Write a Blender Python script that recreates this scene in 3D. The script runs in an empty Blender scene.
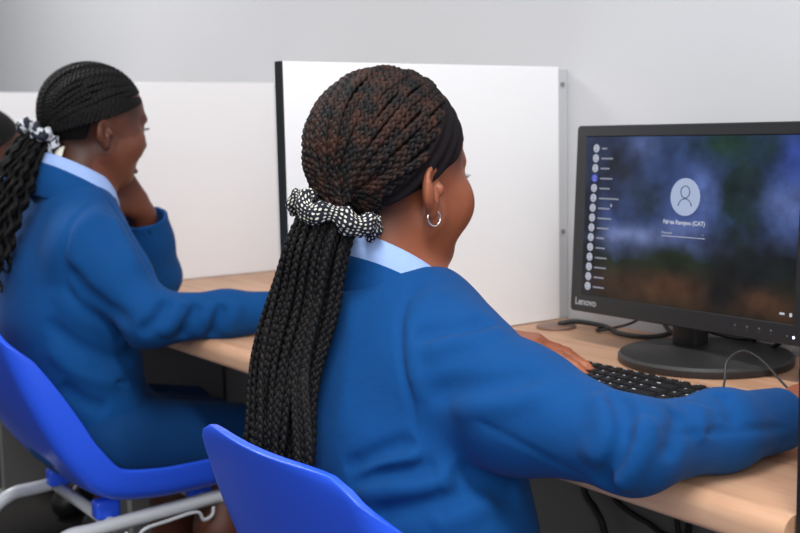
import bpy, math, random, time
import numpy as np
from mathutils import Vector, Matrix

T0 = time.time()
rng = np.random.default_rng(7)
random.seed(7)
C = bpy.context.scene.collection
R_ = math.radians
A = lambda *v: np.array(v, dtype=np.float64)

# ------------------------------------------------------------------ objects
def link(o, parent=None):
    C.objects.link(o)
    if parent is not None:
        o.parent = parent
    return o

def tag(o, label=None, cat=None, group=None, kind=None):
    if label: o['label'] = label
    if cat: o['category'] = cat
    if group: o['group'] = group
    if kind: o['kind'] = kind
    return o

def empty(name, loc, rz=0.0):
    o = bpy.data.objects.new(name, None)
    o.empty_display_size = 0.05
    o.location = loc
    o.rotation_euler = (0, 0, rz)
    return link(o)

def mesh_obj(name, V, F, mat, parent=None, smooth=True, world=False):
    """one mesh object; V in the parent's space (or world space if world=True)"""
    me = bpy.data.meshes.new(name)
    V = np.asarray(V, dtype=np.float64)
    if world and parent is not None:
        q = parent
        while q is not None:
            V = V - np.array(q.location); q = q.parent
    if isinstance(F, np.ndarray) and F.ndim == 2:
        n, k = F.shape
        me.vertices.add(len(V)); me.vertices.foreach_set('co', V.astype(np.float32).ravel())
        me.loops.add(n * k); me.loops.foreach_set('vertex_index', F.astype(np.int32).ravel())
        me.polygons.add(n)
        me.polygons.foreach_set('loop_start', np.arange(0, n * k, k, dtype=np.int32))
        me.polygons.foreach_set('loop_total', np.full(n, k, dtype=np.int32))
        me.update(calc_edges=True)
    else:
        me.from_pydata([tuple(v) for v in V], [], [tuple(int(i) for i in f) for f in F])
    me.validate()
    if smooth:
        me.polygons.foreach_set('use_smooth', np.ones(len(me.polygons), dtype=bool))
    if mat is not None:
        me.materials.append(mat)
    o = bpy.data.objects.new(name, me)
    return link(o, parent)

class MB:
    """collects pieces of one mesh"""
    def __init__(s): s.v = []; s.f = []; s.n = 0
    def add(s, V, F):
        V = np.asarray(V, float)
        s.v.append(V)
        s.f += [tuple(int(i) + s.n for i in f) for f in F]
        s.n += len(V)
        return s
    def box(s, lo, hi, r=0.0):
        lo = A(*lo); hi = A(*hi)
        if r <= 0:
            V = [(x, y, z) for z in (lo[2], hi[2]) for y in (lo[1], hi[1]) for x in (lo[0], hi[0])]
            F = [(0, 2, 3, 1), (4, 5, 7, 6), (0, 1, 5, 4), (2, 6, 7, 3), (0, 4, 6, 2), (1, 3, 7, 5)]
            return s.add(V, F)
        import bmesh
        bm = bmesh.new()
        bmesh.ops.create_cube(bm, size=1.0)
        bmesh.ops.scale(bm, vec=Vector(hi - lo), verts=bm.verts)
        bmesh.ops.bevel(bm, geom=list(bm.edges), offset=r, segments=3, affect='EDGES', profile=0.5)
        bmesh.ops.translate(bm, vec=Vector((lo + hi) / 2), verts=bm.verts)
        bm.verts.index_update()
        V = [tuple(v.co) for v in bm.verts]; F = [[v.index for v in f.verts] for f in bm.faces]
        bm.free()
        return s.add(V, F)
    def tube(s, pts, r, n=10, caps=True, closed=False):
        V, F = tube_mesh(pts, r, n, caps, closed)
        return s.add(V, F)
    def lathe(s, prof, n=48, c=(0, 0, 0)):
        prof = np.asarray(prof, float); m = len(prof)
        a = np.arange(n) * 2 * np.pi / n
        V = np.zeros((m, n, 3))
        V[:, :, 0] = prof[:, 0:1] * np.cos(a) + c[0]
        V[:, :, 1] = prof[:, 0:1] * np.sin(a) + c[1]
        V[:, :, 2] = prof[:, 1:2] + c[2]
        F = [(i * n + j, i * n + (j + 1) % n, (i + 1) * n + (j + 1) % n, (i + 1) * n + j) for i in range(m - 1) for j in range(n)]
        F.append(tuple(range(n))[::-1]); F.append(tuple((m - 1) * n + j for j in range(n)))
        return s.add(V.reshape(-1, 3), F)
    def build(s, name, mat, parent=None, smooth=True, world=False):
        o = mesh_obj(name, np.concatenate(s.v), s.f, mat, parent, smooth, world)
        return o

def autosmooth(o, deg=35):
    try:
        with bpy.context.temp_override(object=o, active_object=o, selected_objects=[o], selected_editable_objects=[o]):
            bpy.ops.object.shade_smooth_by_angle(angle=R_(deg))
    except Exception:
        pass
    return o

def catmull(P, n):
    P = np.asarray(P, float)
    Q = np.vstack([2 * P[0] - P[1], P, 2 * P[-1] - P[-2]])
    u = np.linspace(0, len(P) - 1 - 1e-9, n)
    i = np.floor(u).astype(int); t = (u - i)[:, None]
    a, b, c, d = Q[i], Q[i + 1], Q[i + 2], Q[i + 3]
    return 0.5 * (2 * b + (c - a) * t + (2 * a - 5 * b + 4 * c - d) * t ** 2 + (3 * b - a - 3 * c + d) * t ** 3)

def resample(P, n):
    P = np.asarray(P, float)
    s = np.r_[0, np.cumsum(np.linalg.norm(np.diff(P, axis=0), axis=1))]
    u = np.linspace(0, s[-1], n)
    return np.stack([np.interp(u, s, P[:, k]) for k in range(3)], 1)

def norm(v):
    return v / np.maximum(np.linalg.norm(v, axis=-1, keepdims=True), 1e-12)

def frames(P, closed=False):
    T = np.gradient(P, axis=0) if not closed else np.roll(P, -1, 0) - np.roll(P, 1, 0)
    T = norm(T)
    N = np.zeros_like(P)
    up = A(0, 0, 1) if abs(T[0][2]) < 0.9 else A(1, 0, 0)
    N[0] = norm(np.cross(T[0], up))
    for i in range(1, len(P)):
        v = N[i - 1] - T[i] * (N[i - 1] @ T[i])
        N[i] = norm(v)
    return T, N, np.cross(T, N)

def tube_mesh(pts, r, n=10, caps=True, closed=False):
    P = np.asarray(pts, float); m = len(P)
    r = np.broadcast_to(np.asarray(r, float), (m,))
    T, N, B = frames(P, closed)
    a = np.arange(n) * 2 * np.pi / n
    V = P[:, None] + r[:, None, None] * (np.cos(a)[None, :, None] * N[:, None] + np.sin(a)[None, :, None] * B[:, None])
    F = []
    for i in range(m if closed else m - 1):
        k = (i + 1) % m
        F += [(i * n + j, i * n + (j + 1) % n, k * n + (j + 1) % n, k * n + j) for j in range(n)]
    if caps and not closed:
        F.append(tuple(range(n))[::-1]); F.append(tuple((m - 1) * n + j for j in range(n)))
    return V.reshape(-1, 3), F

# ------------------------------------------------------------------ materials
def mat(name, col, rough=0.5, metal=0.0, bump=0.0, bscale=200.0, var=0.0, vscale=8.0, spec=0.5, sheen=0.0, emit=None, estr=0.0, sss=0.0, coat=0.0, detail=3.0):
    m = bpy.data.materials.new(name); m.use_nodes = True
    nt = m.node_tree; b = nt.nodes['Principled BSDF']
    b.inputs['Base Color'].default_value = (*col, 1)
    b.inputs['Roughness'].default_value = rough
    b.inputs['Metallic'].default_value = metal
    b.inputs['Specular IOR Level'].default_value = spec
    if sheen: b.inputs['Sheen Weight'].default_value = sheen; b.inputs['Sheen Roughness'].default_value = 0.5
    if coat: b.inputs['Coat Weight'].default_value = coat; b.inputs['Coat Roughness'].default_value = 0.15
    if sss:
        b.inputs['Subsurface Weight'].default_value = sss
        b.inputs['Subsurface Radius'].default_value = (0.012, 0.004, 0.002)
        b.inputs['Subsurface Scale'].default_value = 0.6
    if emit:
        b.inputs['Emission Color'].default_value = (*emit, 1); b.inputs['Emission Strength'].default_value = estr
    tc = nt.nodes.new('ShaderNodeTexCoord')
    if var:
        n = nt.nodes.new('ShaderNodeTexNoise'); n.inputs['Scale'].default_value = vscale; n.inputs['Detail'].default_value = detail
        nt.links.new(tc.outputs['Object'], n.inputs['Vector'])
        mx = nt.nodes.new('ShaderNodeMix'); mx.data_type = 'RGBA'; mx.name = 'VAR'
        mx.inputs['A'].default_value = (*[c * (1 - var) for c in col], 1)
        mx.inputs['B'].default_value = (*[min(1, c * (1 + var)) for c in col], 1)
        nt.links.new(n.outputs['Fac'], mx.inputs['Factor'])
        nt.links.new(mx.outputs['Result'], b.inputs['Base Color'])
    if bump:
        n2 = nt.nodes.new('ShaderNodeTexNoise'); n2.inputs['Scale'].default_value = bscale; n2.inputs['Detail'].default_value = 2
        nt.links.new(tc.outputs['Object'], n2.inputs['Vector'])
        bp = nt.nodes.new('ShaderNodeBump'); bp.inputs['Strength'].default_value = bump; bp.inputs['Distance'].default_value = 0.002
        nt.links.new(n2.outputs['Fac'], bp.inputs['Height']); nt.links.new(bp.outputs['Normal'], b.inputs['Normal'])
    return m

def skin_mat(name, col):
    m = mat(name, col, rough=0.46, bump=0.12, bscale=420, var=0.10, vscale=22, spec=0.4, sss=0.25)
    nt = m.node_tree; b = nt.nodes['Principled BSDF']
    at = nt.nodes.new('ShaderNodeAttribute'); at.attribute_name = 'tint'
    mu = nt.nodes.new('ShaderNodeMix'); mu.data_type = 'RGBA'; mu.blend_type = 'MULTIPLY'; mu.inputs['Factor'].default_value = 1
    nt.links.new(nt.nodes['VAR'].outputs['Result'], mu.inputs['A']); nt.links.new(at.outputs['Color'], mu.inputs['B'])
    nt.links.new(mu.outputs['Result'], b.inputs['Base Color'])
    return m

def cloth_mat(name, col, sheen=0.03, wave=900.0):
    m = mat(name, col, rough=0.85, var=0.10, vscale=14, spec=0.15, sheen=sheen)
    nt = m.node_tree; b = nt.nodes['Principled BSDF']
    tc = nt.nodes.new('ShaderNodeTexCoord')
    w = nt.nodes.new('ShaderNodeTexWave'); w.inputs['Scale'].default_value = wave / 6.28; w.bands_direction = 'DIAGONAL'; w.inputs['Distortion'].default_value = 1.0
    nt.links.new(tc.outputs['Object'], w.inputs['Vector'])
    n = nt.nodes.new('ShaderNodeTexNoise'); n.inputs['Scale'].default_value = 45; n.inputs['Detail'].default_value = 4
    nt.links.new(tc.outputs['Object'], n.inputs['Vector'])
    ad = nt.nodes.new('ShaderNodeMath'); ad.operation = 'MULTIPLY_ADD'; ad.inputs[1].default_value = 0.05
    nt.links.new(w.outputs['Fac'], ad.inputs[0]); nt.links.new(n.outputs['Fac'], ad.inputs[2])
    bp = nt.nodes.new('ShaderNodeBump'); bp.inputs['Strength'].default_value = 0.35; bp.inputs['Distance'].default_value = 0.003
    nt.links.new(ad.outputs[0], bp.inputs['Height']); nt.links.new(bp.outputs['Normal'], b.inputs['Normal'])
    return m

def wood_mat(name):
    m = mat(name, (0.62, 0.40, 0.25), rough=0.42, spec=0.4)
    nt = m.node_tree; b = nt.nodes['Principled BSDF']
    tc = nt.nodes.new('ShaderNodeTexCoord'); mp = nt.nodes.new('ShaderNodeMapping')
    mp.inputs['Scale'].default_value = (1.6, 26, 26)
    n = nt.nodes.new('ShaderNodeTexNoise'); n.inputs['Scale'].default_value = 1.5; n.inputs['Detail'].default_value = 7; n.inputs['Roughness'].default_value = 0.6
    cr = nt.nodes.new('ShaderNodeValToRGB')
    cr.color_ramp.elements[0].position = 0.30; cr.color_ramp.elements[0].color = (0.42, 0.205, 0.120, 1)
    cr.color_ramp.elements[1].position = 0.66; cr.color_ramp.elements[1].color = (0.585, 0.37, 0.235, 1)
    e = cr.color_ramp.elements.new(0.5); e.color = (0.54, 0.310, 0.190, 1)
    nt.links.new(tc.outputs['Object'], mp.inputs['Vector']); nt.links.new(mp.outputs['Vector'], n.inputs['Vector'])
    nt.links.new(n.outputs['Fac'], cr.inputs['Fac']); nt.links.new(cr.outputs['Color'], b.inputs['Base Color'])
    return m

def hair_mat(name, a, bcol, thr=0.5):
    m = mat(name, a, rough=0.58, spec=0.16)
    nt = m.node_tree; b = nt.nodes['Principled BSDF']
    tc = nt.nodes.new('ShaderNodeTexCoord')
    n = nt.nodes.new('ShaderNodeTexNoise'); n.inputs['Scale'].default_value = 60; n.inputs['Detail'].default_value = 3
    cr = nt.nodes.new('ShaderNodeValToRGB')
    cr.color_ramp.elements[0].position = thr - 0.08; cr.color_ramp.elements[0].color = (*a, 1)
    cr.color_ramp.elements[1].position = thr + 0.22; cr.color_ramp.elements[1].color = (*bcol, 1)
    nt.links.new(tc.outputs['Object'], n.inputs['Vector']); nt.links.new(n.outputs['Fac'], cr.inputs['Fac'])
    nt.links.new(cr.outputs['Color'], b.inputs['Base Color'])
    n2 = nt.nodes.new('ShaderNodeTexNoise'); n2.inputs['Scale'].default_value = 900
    nt.links.new(tc.outputs['Object'], n2.inputs['Vector'])
    bp = nt.nodes.new('ShaderNodeBump'); bp.inputs['Strength'].default_value = 0.5; bp.inputs['Distance'].default_value = 0.001
    nt.links.new(n2.outputs['Fac'], bp.inputs['Height']); nt.links.new(bp.outputs['Normal'], b.inputs['Normal'])
    return m

def spot_mat(name, dark, light, scale, thr, kind='VORONOI'):
    m = mat(name, dark, rough=0.8, spec=0.2)
    nt = m.node_tree; b = nt.nodes['Principled BSDF']
    tc = nt.nodes.new('ShaderNodeTexCoord')
    cr = nt.nodes.new('ShaderNodeValToRGB'); cr.color_ramp.interpolation = 'EASE'
    if kind == 'VORONOI':
        n = nt.nodes.new('ShaderNodeTexVoronoi'); n.inputs['Scale'].default_value = scale; n.inputs['Randomness'].default_value = 0.25
        out = n.outputs['Distance']
        cr.color_ramp.elements[0].position = thr; cr.color_ramp.elements[0].color = (*light, 1)
        cr.color_ramp.elements[1].position = thr + 0.12; cr.color_ramp.elements[1].color = (*dark, 1)
        nt.links.new(tc.outputs['UV'], n.inputs['Vector'])
    else:
        n = nt.nodes.new('ShaderNodeTexNoise'); n.inputs['Scale'].default_value = scale; n.inputs['Detail'].default_value = 1; n.inputs['Distortion'].default_value = 1.5
        out = n.outputs['Fac']
        cr.color_ramp.elements[0].position = thr; cr.color_ramp.elements[0].color = (*dark, 1)
        cr.color_ramp.elements[1].position = thr + 0.04; cr.color_ramp.elements[1].color = (*light, 1)
        nt.links.new(tc.outputs['Object'], n.inputs['Vector'])
    nt.links.new(out, cr.inputs['Fac'])
    nt.links.new(cr.outputs['Color'], b.inputs['Base Color'])
    return m

M = dict(
    wall=mat('wall_paint', (0.535, 0.54, 0.56), rough=0.9, bump=0.05, bscale=150, spec=0.2),
    ceil=mat('ceiling_paint', (0.8, 0.8, 0.8), rough=0.9, spec=0.1),
    floor=mat('dark_carpet', (0.030, 0.028, 0.027), rough=0.95, bump=0.6, bscale=400, var=0.3, vscale=60, spec=0.1),
    white=mat('white_laminate', (0.88, 0.88, 0.895), rough=0.45, spec=0.35),
    edge=mat('black_edging', (0.008, 0.009, 0.010), rough=0.4),
    gap_strip=mat('grey_strip', (0.52, 0.53, 0.55), rough=0.45, metal=0.0, spec=0.5),
    wood=wood_mat('beech_laminate'),
    dark_grey=mat('dark_grey_board', (0.20, 0.195, 0.192), rough=0.7),
    blackp=mat('black_plastic', (0.014, 0.015, 0.017), rough=0.42, bump=0.05, bscale=900),
    basep=mat('base_plastic', (0.021, 0.021, 0.022), rough=0.5, bump=0.05, bscale=900),
    key=mat('key_plastic', (0.010, 0.010, 0.011), rough=0.36),
    legend=mat('key_legend', (0.55, 0.56, 0.58), rough=0.5),
    cable=mat('cable_rubber', (0.013, 0.013, 0.014), rough=0.45),
    grommet=mat('brown_plastic', (0.20, 0.115, 0.085), rough=0.4),
    bluep=mat('blue_polypropylene', (0.024, 0.100, 0.80), rough=0.30, bump=0.03, bscale=700, spec=0.5, coat=0.0),
    grey_metal=mat('grey_painted_steel', (0.50, 0.51, 0.54), rough=0.35, metal=0.0, spec=0.6, bump=0.05, bscale=120),
    rubber=mat('black_rubber', (0.015, 0.015, 0.015), rough=0.7),
    blazer=cloth_mat('blue_wool', (0.0022, 0.055, 0.200)),
    skirt=cloth_mat('navy_cloth', (0.0022, 0.038, 0.140)),
    shirt=cloth_mat('pale_blue_cotton', (0.31, 0.44, 0.76), sheen=0.0, wave=1800),
    skin_warm=skin_mat('warm_brown_skin', (0.275, 0.082, 0.037)),
    skin_deep=skin_mat('deep_brown_skin', (0.088, 0.024, 0.0115)),
    hair_crown=hair_mat('braided_hair_dark_brown', (0.0085, 0.0075, 0.008), (0.050, 0.020, 0.013), 0.50),
    hair_black=hair_mat('braided_hair_black', (0.0055, 0.0055, 0.0062), (0.012, 0.009, 0.008), 0.55),
    scalp=mat('dark_scalp', (0.006, 0.0055, 0.0055), rough=0.8, spec=0.1),
    band=cloth_mat('black_jersey', (0.0075, 0.0052, 0.0068), sheen=0.0),
    dots=spot_mat('black_cloth_white_dots', (0.012, 0.014, 0.024), (0.66, 0.64, 0.55), 1.0, 0.235),
    swirl=spot_mat('black_white_print', (0.02, 0.023, 0.035), (0.55, 0.57, 0.62), 55, 0.50, 'NOISE'),
    tagc=mat('cream_tape', (0.70, 0.68, 0.60), rough=0.8),
    silver=mat('silver', (0.80, 0.80, 0.82), rough=0.18, metal=1.0),
    sclera=mat('eye_white', (0.70, 0.66, 0.62), rough=0.2),
    lash=mat('eyelash', (0.006, 0.005, 0.005), rough=0.6),
    shoe=mat('black_leather', (0.012, 0.012, 0.012), rough=0.4),
)

# ------------------------------------------------------------------ signed distance modelling
def smin(a, b, k):
    h = np.clip(0.5 + 0.5 * (b - a) / k, 0, 1)
    return b + (a - b) * h - k * h * (1 - h)
def smax(a, b, k): return -smin(-a, -b, k)

def cap(a, b, ra, rb=None):
    a = A(*a); b = A(*b); rb = ra if rb is None else rb
    ab = b - a; L = ab @ ab
    def f(P):
        t = np.clip((P - a) @ ab / L, 0, 1)
        return np.linalg.norm(P - a - t[:, None] * ab, axis=1) - (ra + (rb - ra) * t)
    return f
def ell(c, r, R=None):
    c = A(*c); r = A(*r)
    def f(P):
        q = P - c
        if R is not None: q = q @ R
        k0 = np.linalg.norm(q / r, axis=1); k1 = np.linalg.norm(q / r ** 2, axis=1)
        return k0 * (k0 - 1) / np.maximum(k1, 1e-9)
    return f
def plane(p, n):
    p = A(*p); n = norm(A(*n))
    return lambda P: (P - p) @ n
def chain(pts, rad, k=0.0):
    """limb of several bones with a radius at every joint"""
    cs = [cap(pts[i], pts[i + 1], rad[i], rad[i + 1]) for i in range(len(pts) - 1)]
    def f(P):
        d = cs[0](P)
        for c in cs[1:]:
            e = c(P)
            d = smin(d, e, k) if k > 0 else np.minimum(d, e)
        return d
    return f
def union(fs, k):
    def f(P):
        d = fs[0](P)
        for g in fs[1:]: d = smin(d, g(P), k)
        return d
    return f
def bounded(fn, c, r):
    c = A(*c)
    def f(P):
        s = np.linalg.norm(P - c, axis=1) - r
        d = s + 0.03
        m = s < 0
        if m.any(): d[m] = fn(P[m])
        return d
    return f
def slices(st, p=2.2):
    """torso: horizontal slices (z, cx, cy, half width, half depth, yaw in degrees)"""
    st = np.array(sorted(st), float)
    z = st[:, 0]
    zz = np.linspace(z[0], z[-1], 80)
    par = [np.interp(zz, z, st[:, i]) for i in range(1, 6)]
    ker = np.ones(9) / 9
    par = [np.convolve(np.pad(q, 4, mode='edge'), ker, 'valid') for q in par]
    def f(P):
        cx, cy, a, b, yaw = [np.interp(P[:, 2], zz, q) for q in par]
        yw = np.radians(yaw)
        dx = P[:, 0] - cx; dy = P[:, 1] - cy
        u = dx * np.cos(yw) + dy * np.sin(yw); v = -dx * np.sin(yw) + dy * np.cos(yw)
        k = (np.abs(u / a) ** p + np.abs(v / b) ** p) ** (1 / p)
        g = np.sqrt((u / a ** 2) ** 2 + (v / b ** 2) ** 2) / np.maximum(k, 1e-6)
        d = (k - 1) / np.maximum(g, 1.0 / np.maximum(a, b))
        dz = np.maximum(z[0] - P[:, 2], P[:, 2] - z[-1])
        return smax(d, dz, 0.05)
    return f

def ridge_field(ridges):
    """soft folds and seams in cloth: (points, width, height)"""
    R = [(resample(np.array(p, float), max(8, int(np.sum(np.linalg.norm(np.diff(np.array(p, float), axis=0), axis=1)) / 0.008))), w, h) for p, w, h in ridges]
    def f(P):
        out = np.zeros(len(P))
        for p, w, h in R:
            lo = p.min(0) - 3 * w; hi = p.max(0) + 3 * w
            m = np.all((P > lo) & (P < hi), axis=1)
            if not m.any(): continue
            Q = P[m]
            best = np.full(len(Q), 9.0); tt = np.zeros(len(Q))
            for i in range(len(p) - 1):
                ab = p[i + 1] - p[i]
                t = np.clip((Q - p[i]) @ ab / (ab @ ab), 0, 1)
                d = np.linalg.norm(Q - p[i] - t[:, None] * ab, axis=1)
                b = d < best
                best[b] = d[b]; tt[b] = (i + t[b]) / (len(p) - 1)
            out[m] += 1.45 * h * np.exp(-(best / w) ** 2) * np.clip(np.minimum(tt, 1 - tt) * 6, 0.0, 1)
        return out
    return f

def surfnet(fn, lo, hi, h, c=4):
    lo = A(*lo); hi = A(*hi)
    H = h * c
    n = np.ceil((hi - lo) / H).astype(int)
    g = np.stack(np.meshgrid(*[np.arange(k) for k in n], indexing='ij'), -1).reshape(-1, 3)
    d = np.concatenate([fn(lo + (q + 0.5) * H) for q in np.array_split(g, max(1, len(g) // 200000))])
    g = g[np.abs(d) < 1.35 * H]
    e = np.stack(np.meshgrid(*[np.arange(c + 1)] * 3, indexing='ij'), -1).reshape(-1, 3)
    N = n * c + 1
    ids = []; pos = []; cells_val = []
    for blk in np.array_split(g, max(1, len(g) // 2500)):
        base = blk * c
        P = lo + (base[:, None] + e[None]) * h
        v = fn(P.reshape(-1, 3)).reshape(len(blk), c + 1, c + 1, c + 1)
        s = v < 0
        cnt = np.zeros((len(blk), c, c, c), int); acc = np.zeros((len(blk), c, c, c, 3))
        corners = [(i, j, k) for i in (0, 1) for j in (0, 1) for k in (0, 1)]
        sub = lambda arr, q: arr[:, q[0]:q[0] + c, q[1]:q[1] + c, q[2]:q[2] + c]
        for a in corners:
            for ax in range(3):
                if a[ax]: continue
                b = list(a); b[ax] = 1
                va = sub(v, a); vb = sub(v, b)
                x = (va < 0) != (vb < 0)
                t = np.where(x, va / np.where(x, va - vb, 1), 0)
                cnt += x
                for q in range(3):
                    acc[..., q] += np.where(x, a[q] + (t if q == ax else 0), 0)
        m = cnt > 0
        bi, i, j, k = np.nonzero(m)
        cell = base[bi] + np.stack([i, j, k], 1)
        ids.append((cell[:, 0] * N[1] + cell[:, 1]) * N[2] + cell[:, 2])
        pos.append(lo + (cell + acc[m] / cnt[m][:, None]) * h)
        sg = np.stack([s[bi, i, j, k], s[bi, i + 1, j, k], s[bi, i, j + 1, k], s[bi, i, j, k + 1]], 1)
        cells_val.append(sg)
    ids = np.concatenate(ids); pos = np.concatenate(pos); sg = np.concatenate(cells_val)
    o = np.argsort(ids); ids = ids[o]; pos = pos[o]; sg = sg[o]
    st = [N[1] * N[2], N[2], 1]
    F = []
    for ax in range(3):
        m = sg[:, 0] != sg[:, 1 + ax]
        a, b = [(1, 2), (2, 0), (0, 1)][ax]
        q = ids[m]
        quad = np.stack([q, q - st[a], q - st[a] - st[b], q - st[b]], 1)
        ix = np.searchsorted(ids, quad); ix = np.minimum(ix, len(ids) - 1)
        ok = np.all(ids[ix] == quad, axis=1)
        ix = ix[ok]
        inside = sg[m][ok][:, 0]
        ix[~inside] = ix[~inside][:, ::-1]
        F.append(ix)
    F = np.concatenate(F)
    # pull onto the surface
    for _ in range(2):
        eps = h * 0.5
        G = np.stack([fn(pos + eps * np.eye(3)[k]) - fn(pos - eps * np.eye(3)[k]) for k in range(3)], 1) / (2 * eps)
        dd = fn(pos)
        step = dd[:, None] * G / np.maximum((G * G).sum(1, keepdims=True), 0.2)
        L = np.linalg.norm(step, axis=1, keepdims=True)
        pos = pos - step * np.minimum(1, 0.6 * h / np.maximum(L, 1e-9)) * 0.8
    used = np.unique(F); mp = np.full(len(pos), -1); mp[used] = np.arange(len(used))
    return pos[used], mp[F]

def rot(yaw, pitch, roll=0.0):
    """yaw: turn to the left (+), pitch: look down (+), roll: lean to the right (+)"""
    return np.array((Matrix.Rotation(R_(yaw), 3, 'Z') @ Matrix.Rotation(R_(-pitch), 3, 'X') @ Matrix.Rotation(R_(roll), 3, 'Y')))

# ------------------------------------------------------------------ head, hands
def head_sdf():
    cran = ell((0, -0.012, 0.040), (0.073, 0.092, 0.084))
    face = ell((0, 0.032, -0.022), (0.063, 0.058, 0.078))
    jaw = union([cap((-0.050, 0.000, -0.038), (-0.018, 0.058, -0.076), 0.021, 0.017), cap((0.050, 0.000, -0.038), (0.018, 0.058, -0.076), 0.021, 0.017),
                 cap((-0.014, 0.064, -0.077), (0.014, 0.064, -0.077), 0.0175, 0.0175)], 0.02)
    cheeks = lambda P: np.minimum(ell((-0.042, 0.056, -0.018), (0.027, 0.030, 0.032))(P), ell((0.042, 0.056, -0.018), (0.027, 0.030, 0.032))(P))
    brow = cap((-0.030, 0.078, 0.030), (0.030, 0.078, 0.030), 0.0135)
    fore = ell((0, 0.040, 0.055), (0.056, 0.050, 0.045))
    nose = union([cap((0, 0.086, 0.020), (0, 0.105, -0.016), 0.0075, 0.0115), ell((-0.013, 0.094, -0.021), (0.0095, 0.011, 0.009)), ell((0.013, 0.094, -0.021), (0.0095, 0.011, 0.009))], 0.008)
    lipu = ell((0, 0.0845, -0.0445), (0.0235, 0.0125, 0.0075)); lipl = ell((0, 0.0825, -0.0565), (0.0205, 0.0125, 0.0085))
    muzz = ell((0, 0.068, -0.048), (0.031, 0.022, 0.026))
    def eyes(P):
        d = None
        for s in (-1, 1):
            sock = ell((s * 0.032, 0.094, 0.013), (0.017, 0.013, 0.012))(P)
            d = sock if d is None else np.minimum(d, sock)
        return d
    def lids(P):
        d = None
        for s in (-1, 1):
            q = ell((s * 0.032, 0.0735, 0.0125), (0.0150, 0.0130, 0.0125))(P)
            d = q if d is None else np.minimum(d, q)
        return d
    def ear(P):
        d = None
        for s in (-1, 1):
            Re = np.array(Matrix.Rotation(R_(s * 24), 3, 'Z') @ Matrix.Rotation(R_(-14), 3, 'X'))
            c = A(s * 0.0752, -0.024, 0.000)
            body = ell(c + A(0, 0, 0.000), (0.0085, 0.0185, 0.0265), Re)(P)
            lobe = ell(c + A(-s * 0.002, 0.006, -0.023), (0.0065, 0.0095, 0.012), Re)(P)
            bowl = ell(c + A(s * 0.0065, 0.004, -0.001), (0.0070, 0.0095, 0.0125), Re)(P)
            bowl2 = ell(c + A(s * 0.0075, -0.001, 0.010), (0.0055, 0.0115, 0.0110), Re)(P)
            e = smin(body, lobe, 0.006)
            e = smax(e, -bowl, 0.004); e = smax(e, -bowl2, 0.004)
            trag = ell(c + A(s * 0.002, 0.013, -0.003), (0.0055, 0.005, 0.007))(P)
            e = smin(e, trag, 0.004)
            d = e if d is None else np.minimum(d, e)
        return d
    def f(P):
        d = smin(cran(P), face(P), 0.030)
        d = smin(d, fore(P), 0.02)
        d = smin(d, jaw(P), 0.022)
        d = smin(d, cheeks(P), 0.022)
        d = smin(d, muzz(P), 0.016)
        d = smin(d, brow(P), 0.016)
        d = smax(d, -eyes(P), 0.012)
        d = smin(d, nose(P), 0.009)
        d = smin(d, np.minimum(lipu(P), lipl(P)), 0.004)
        d = smin(d, lids(P), 0.005)
        d = smin(d, ear(P), 0.005)
        return d
    return f

HEAD = head_sdf()
SKULL_C = A(0, -0.012, 0.040)
SKULL_R = A(0.0745, 0.0935, 0.0855)

def hand_sdf(wrist, fdir, up, side, scale=1.0, curl=(18, 24, 16), spread=1.0, thumb_in=0.3):
    """side = +1: thumb on the right of the hand looking along fdir (left hand palm down)"""
    f = norm(A(*fdir)); u = A(*up); u = norm(u - f * (u @ f)); s = np.cross(f, u) * side
    w = A(*wrist); k = scale
    at = lambda a, b, c: w + k * (a * f + b * s + c * u)
    palm = [cap(at(0.0, 0.0, 0), at(0.03, 0.0, 0.002), 0.0225 * k, 0.021 * k)]
    for b, L in ((0.027, 0.086), (0.009, 0.088), (-0.009, 0.084), (-0.025, 0.078)):
        palm.append(cap(at(0.018, b * 0.55, 0.0), at(L, b, 0.002), 0.0155 * k, 0.0118 * k))
    palm.append(cap(at(0.012, 0.012, -0.004), at(0.045, 0.034, -0.008), 0.017 * k, 0.0135 * k))
    P0 = union(palm, 0.014 * k)
    fingers = []
    for i, (b, L0, ln, r) in enumerate(((0.027, 0.086, (0.040, 0.024, 0.019), 0.0090), (0.009, 0.088, (0.044, 0.028, 0.020), 0.0092),
                                        (-0.009, 0.084, (0.041, 0.026, 0.020), 0.0086), (-0.025, 0.078, (0.032, 0.019, 0.017), 0.0076))):
        p = at(L0, b, 0.001); ang = 0.0
        sp = R_((5, 1, -3, -8)[i]) * spread
        pts = [p]; rr = [r * 1.12 * k]
        for j in range(3):
            ang += R_(curl[j] * (1, 1.05, 1.15, 1.25)[i])
            dvec = (f * math.cos(sp) + s * math.sin(sp)) * math.cos(ang) - u * math.sin(ang)
            p = p + dvec * ln[j] * k
            pts.append(p); rr.append(r * (1.0, 0.9, 0.72)[j] * k)
        fingers.append(chain(pts, rr, 0.002))
    tb = at(0.036, 0.030, -0.008)
    tdir = norm(f * 0.80 + s * (0.62 - thumb_in) - u * 0.25)
    t1 = tb + tdir * 0.036 * k; t2 = t1 + norm(tdir + f * 0.35 - s * 0.15) * 0.029 * k
    thumb = chain([tb, t1, t2], [0.0130 * k, 0.0105 * k, 0.0085 * k], 0.003)
    def fn(P):
        d = P0(P)
        fd = fingers[0](P)
        for g in fingers[1:]: fd = np.minimum(fd, g(P))
        d = smin(d, fd, 0.006 * k)
        return smin(d, thumb(P), 0.007 * k)
    return bounded(fn, at(0.085, 0, 0), 0.15 * k), (w, f, u, s)

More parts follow.
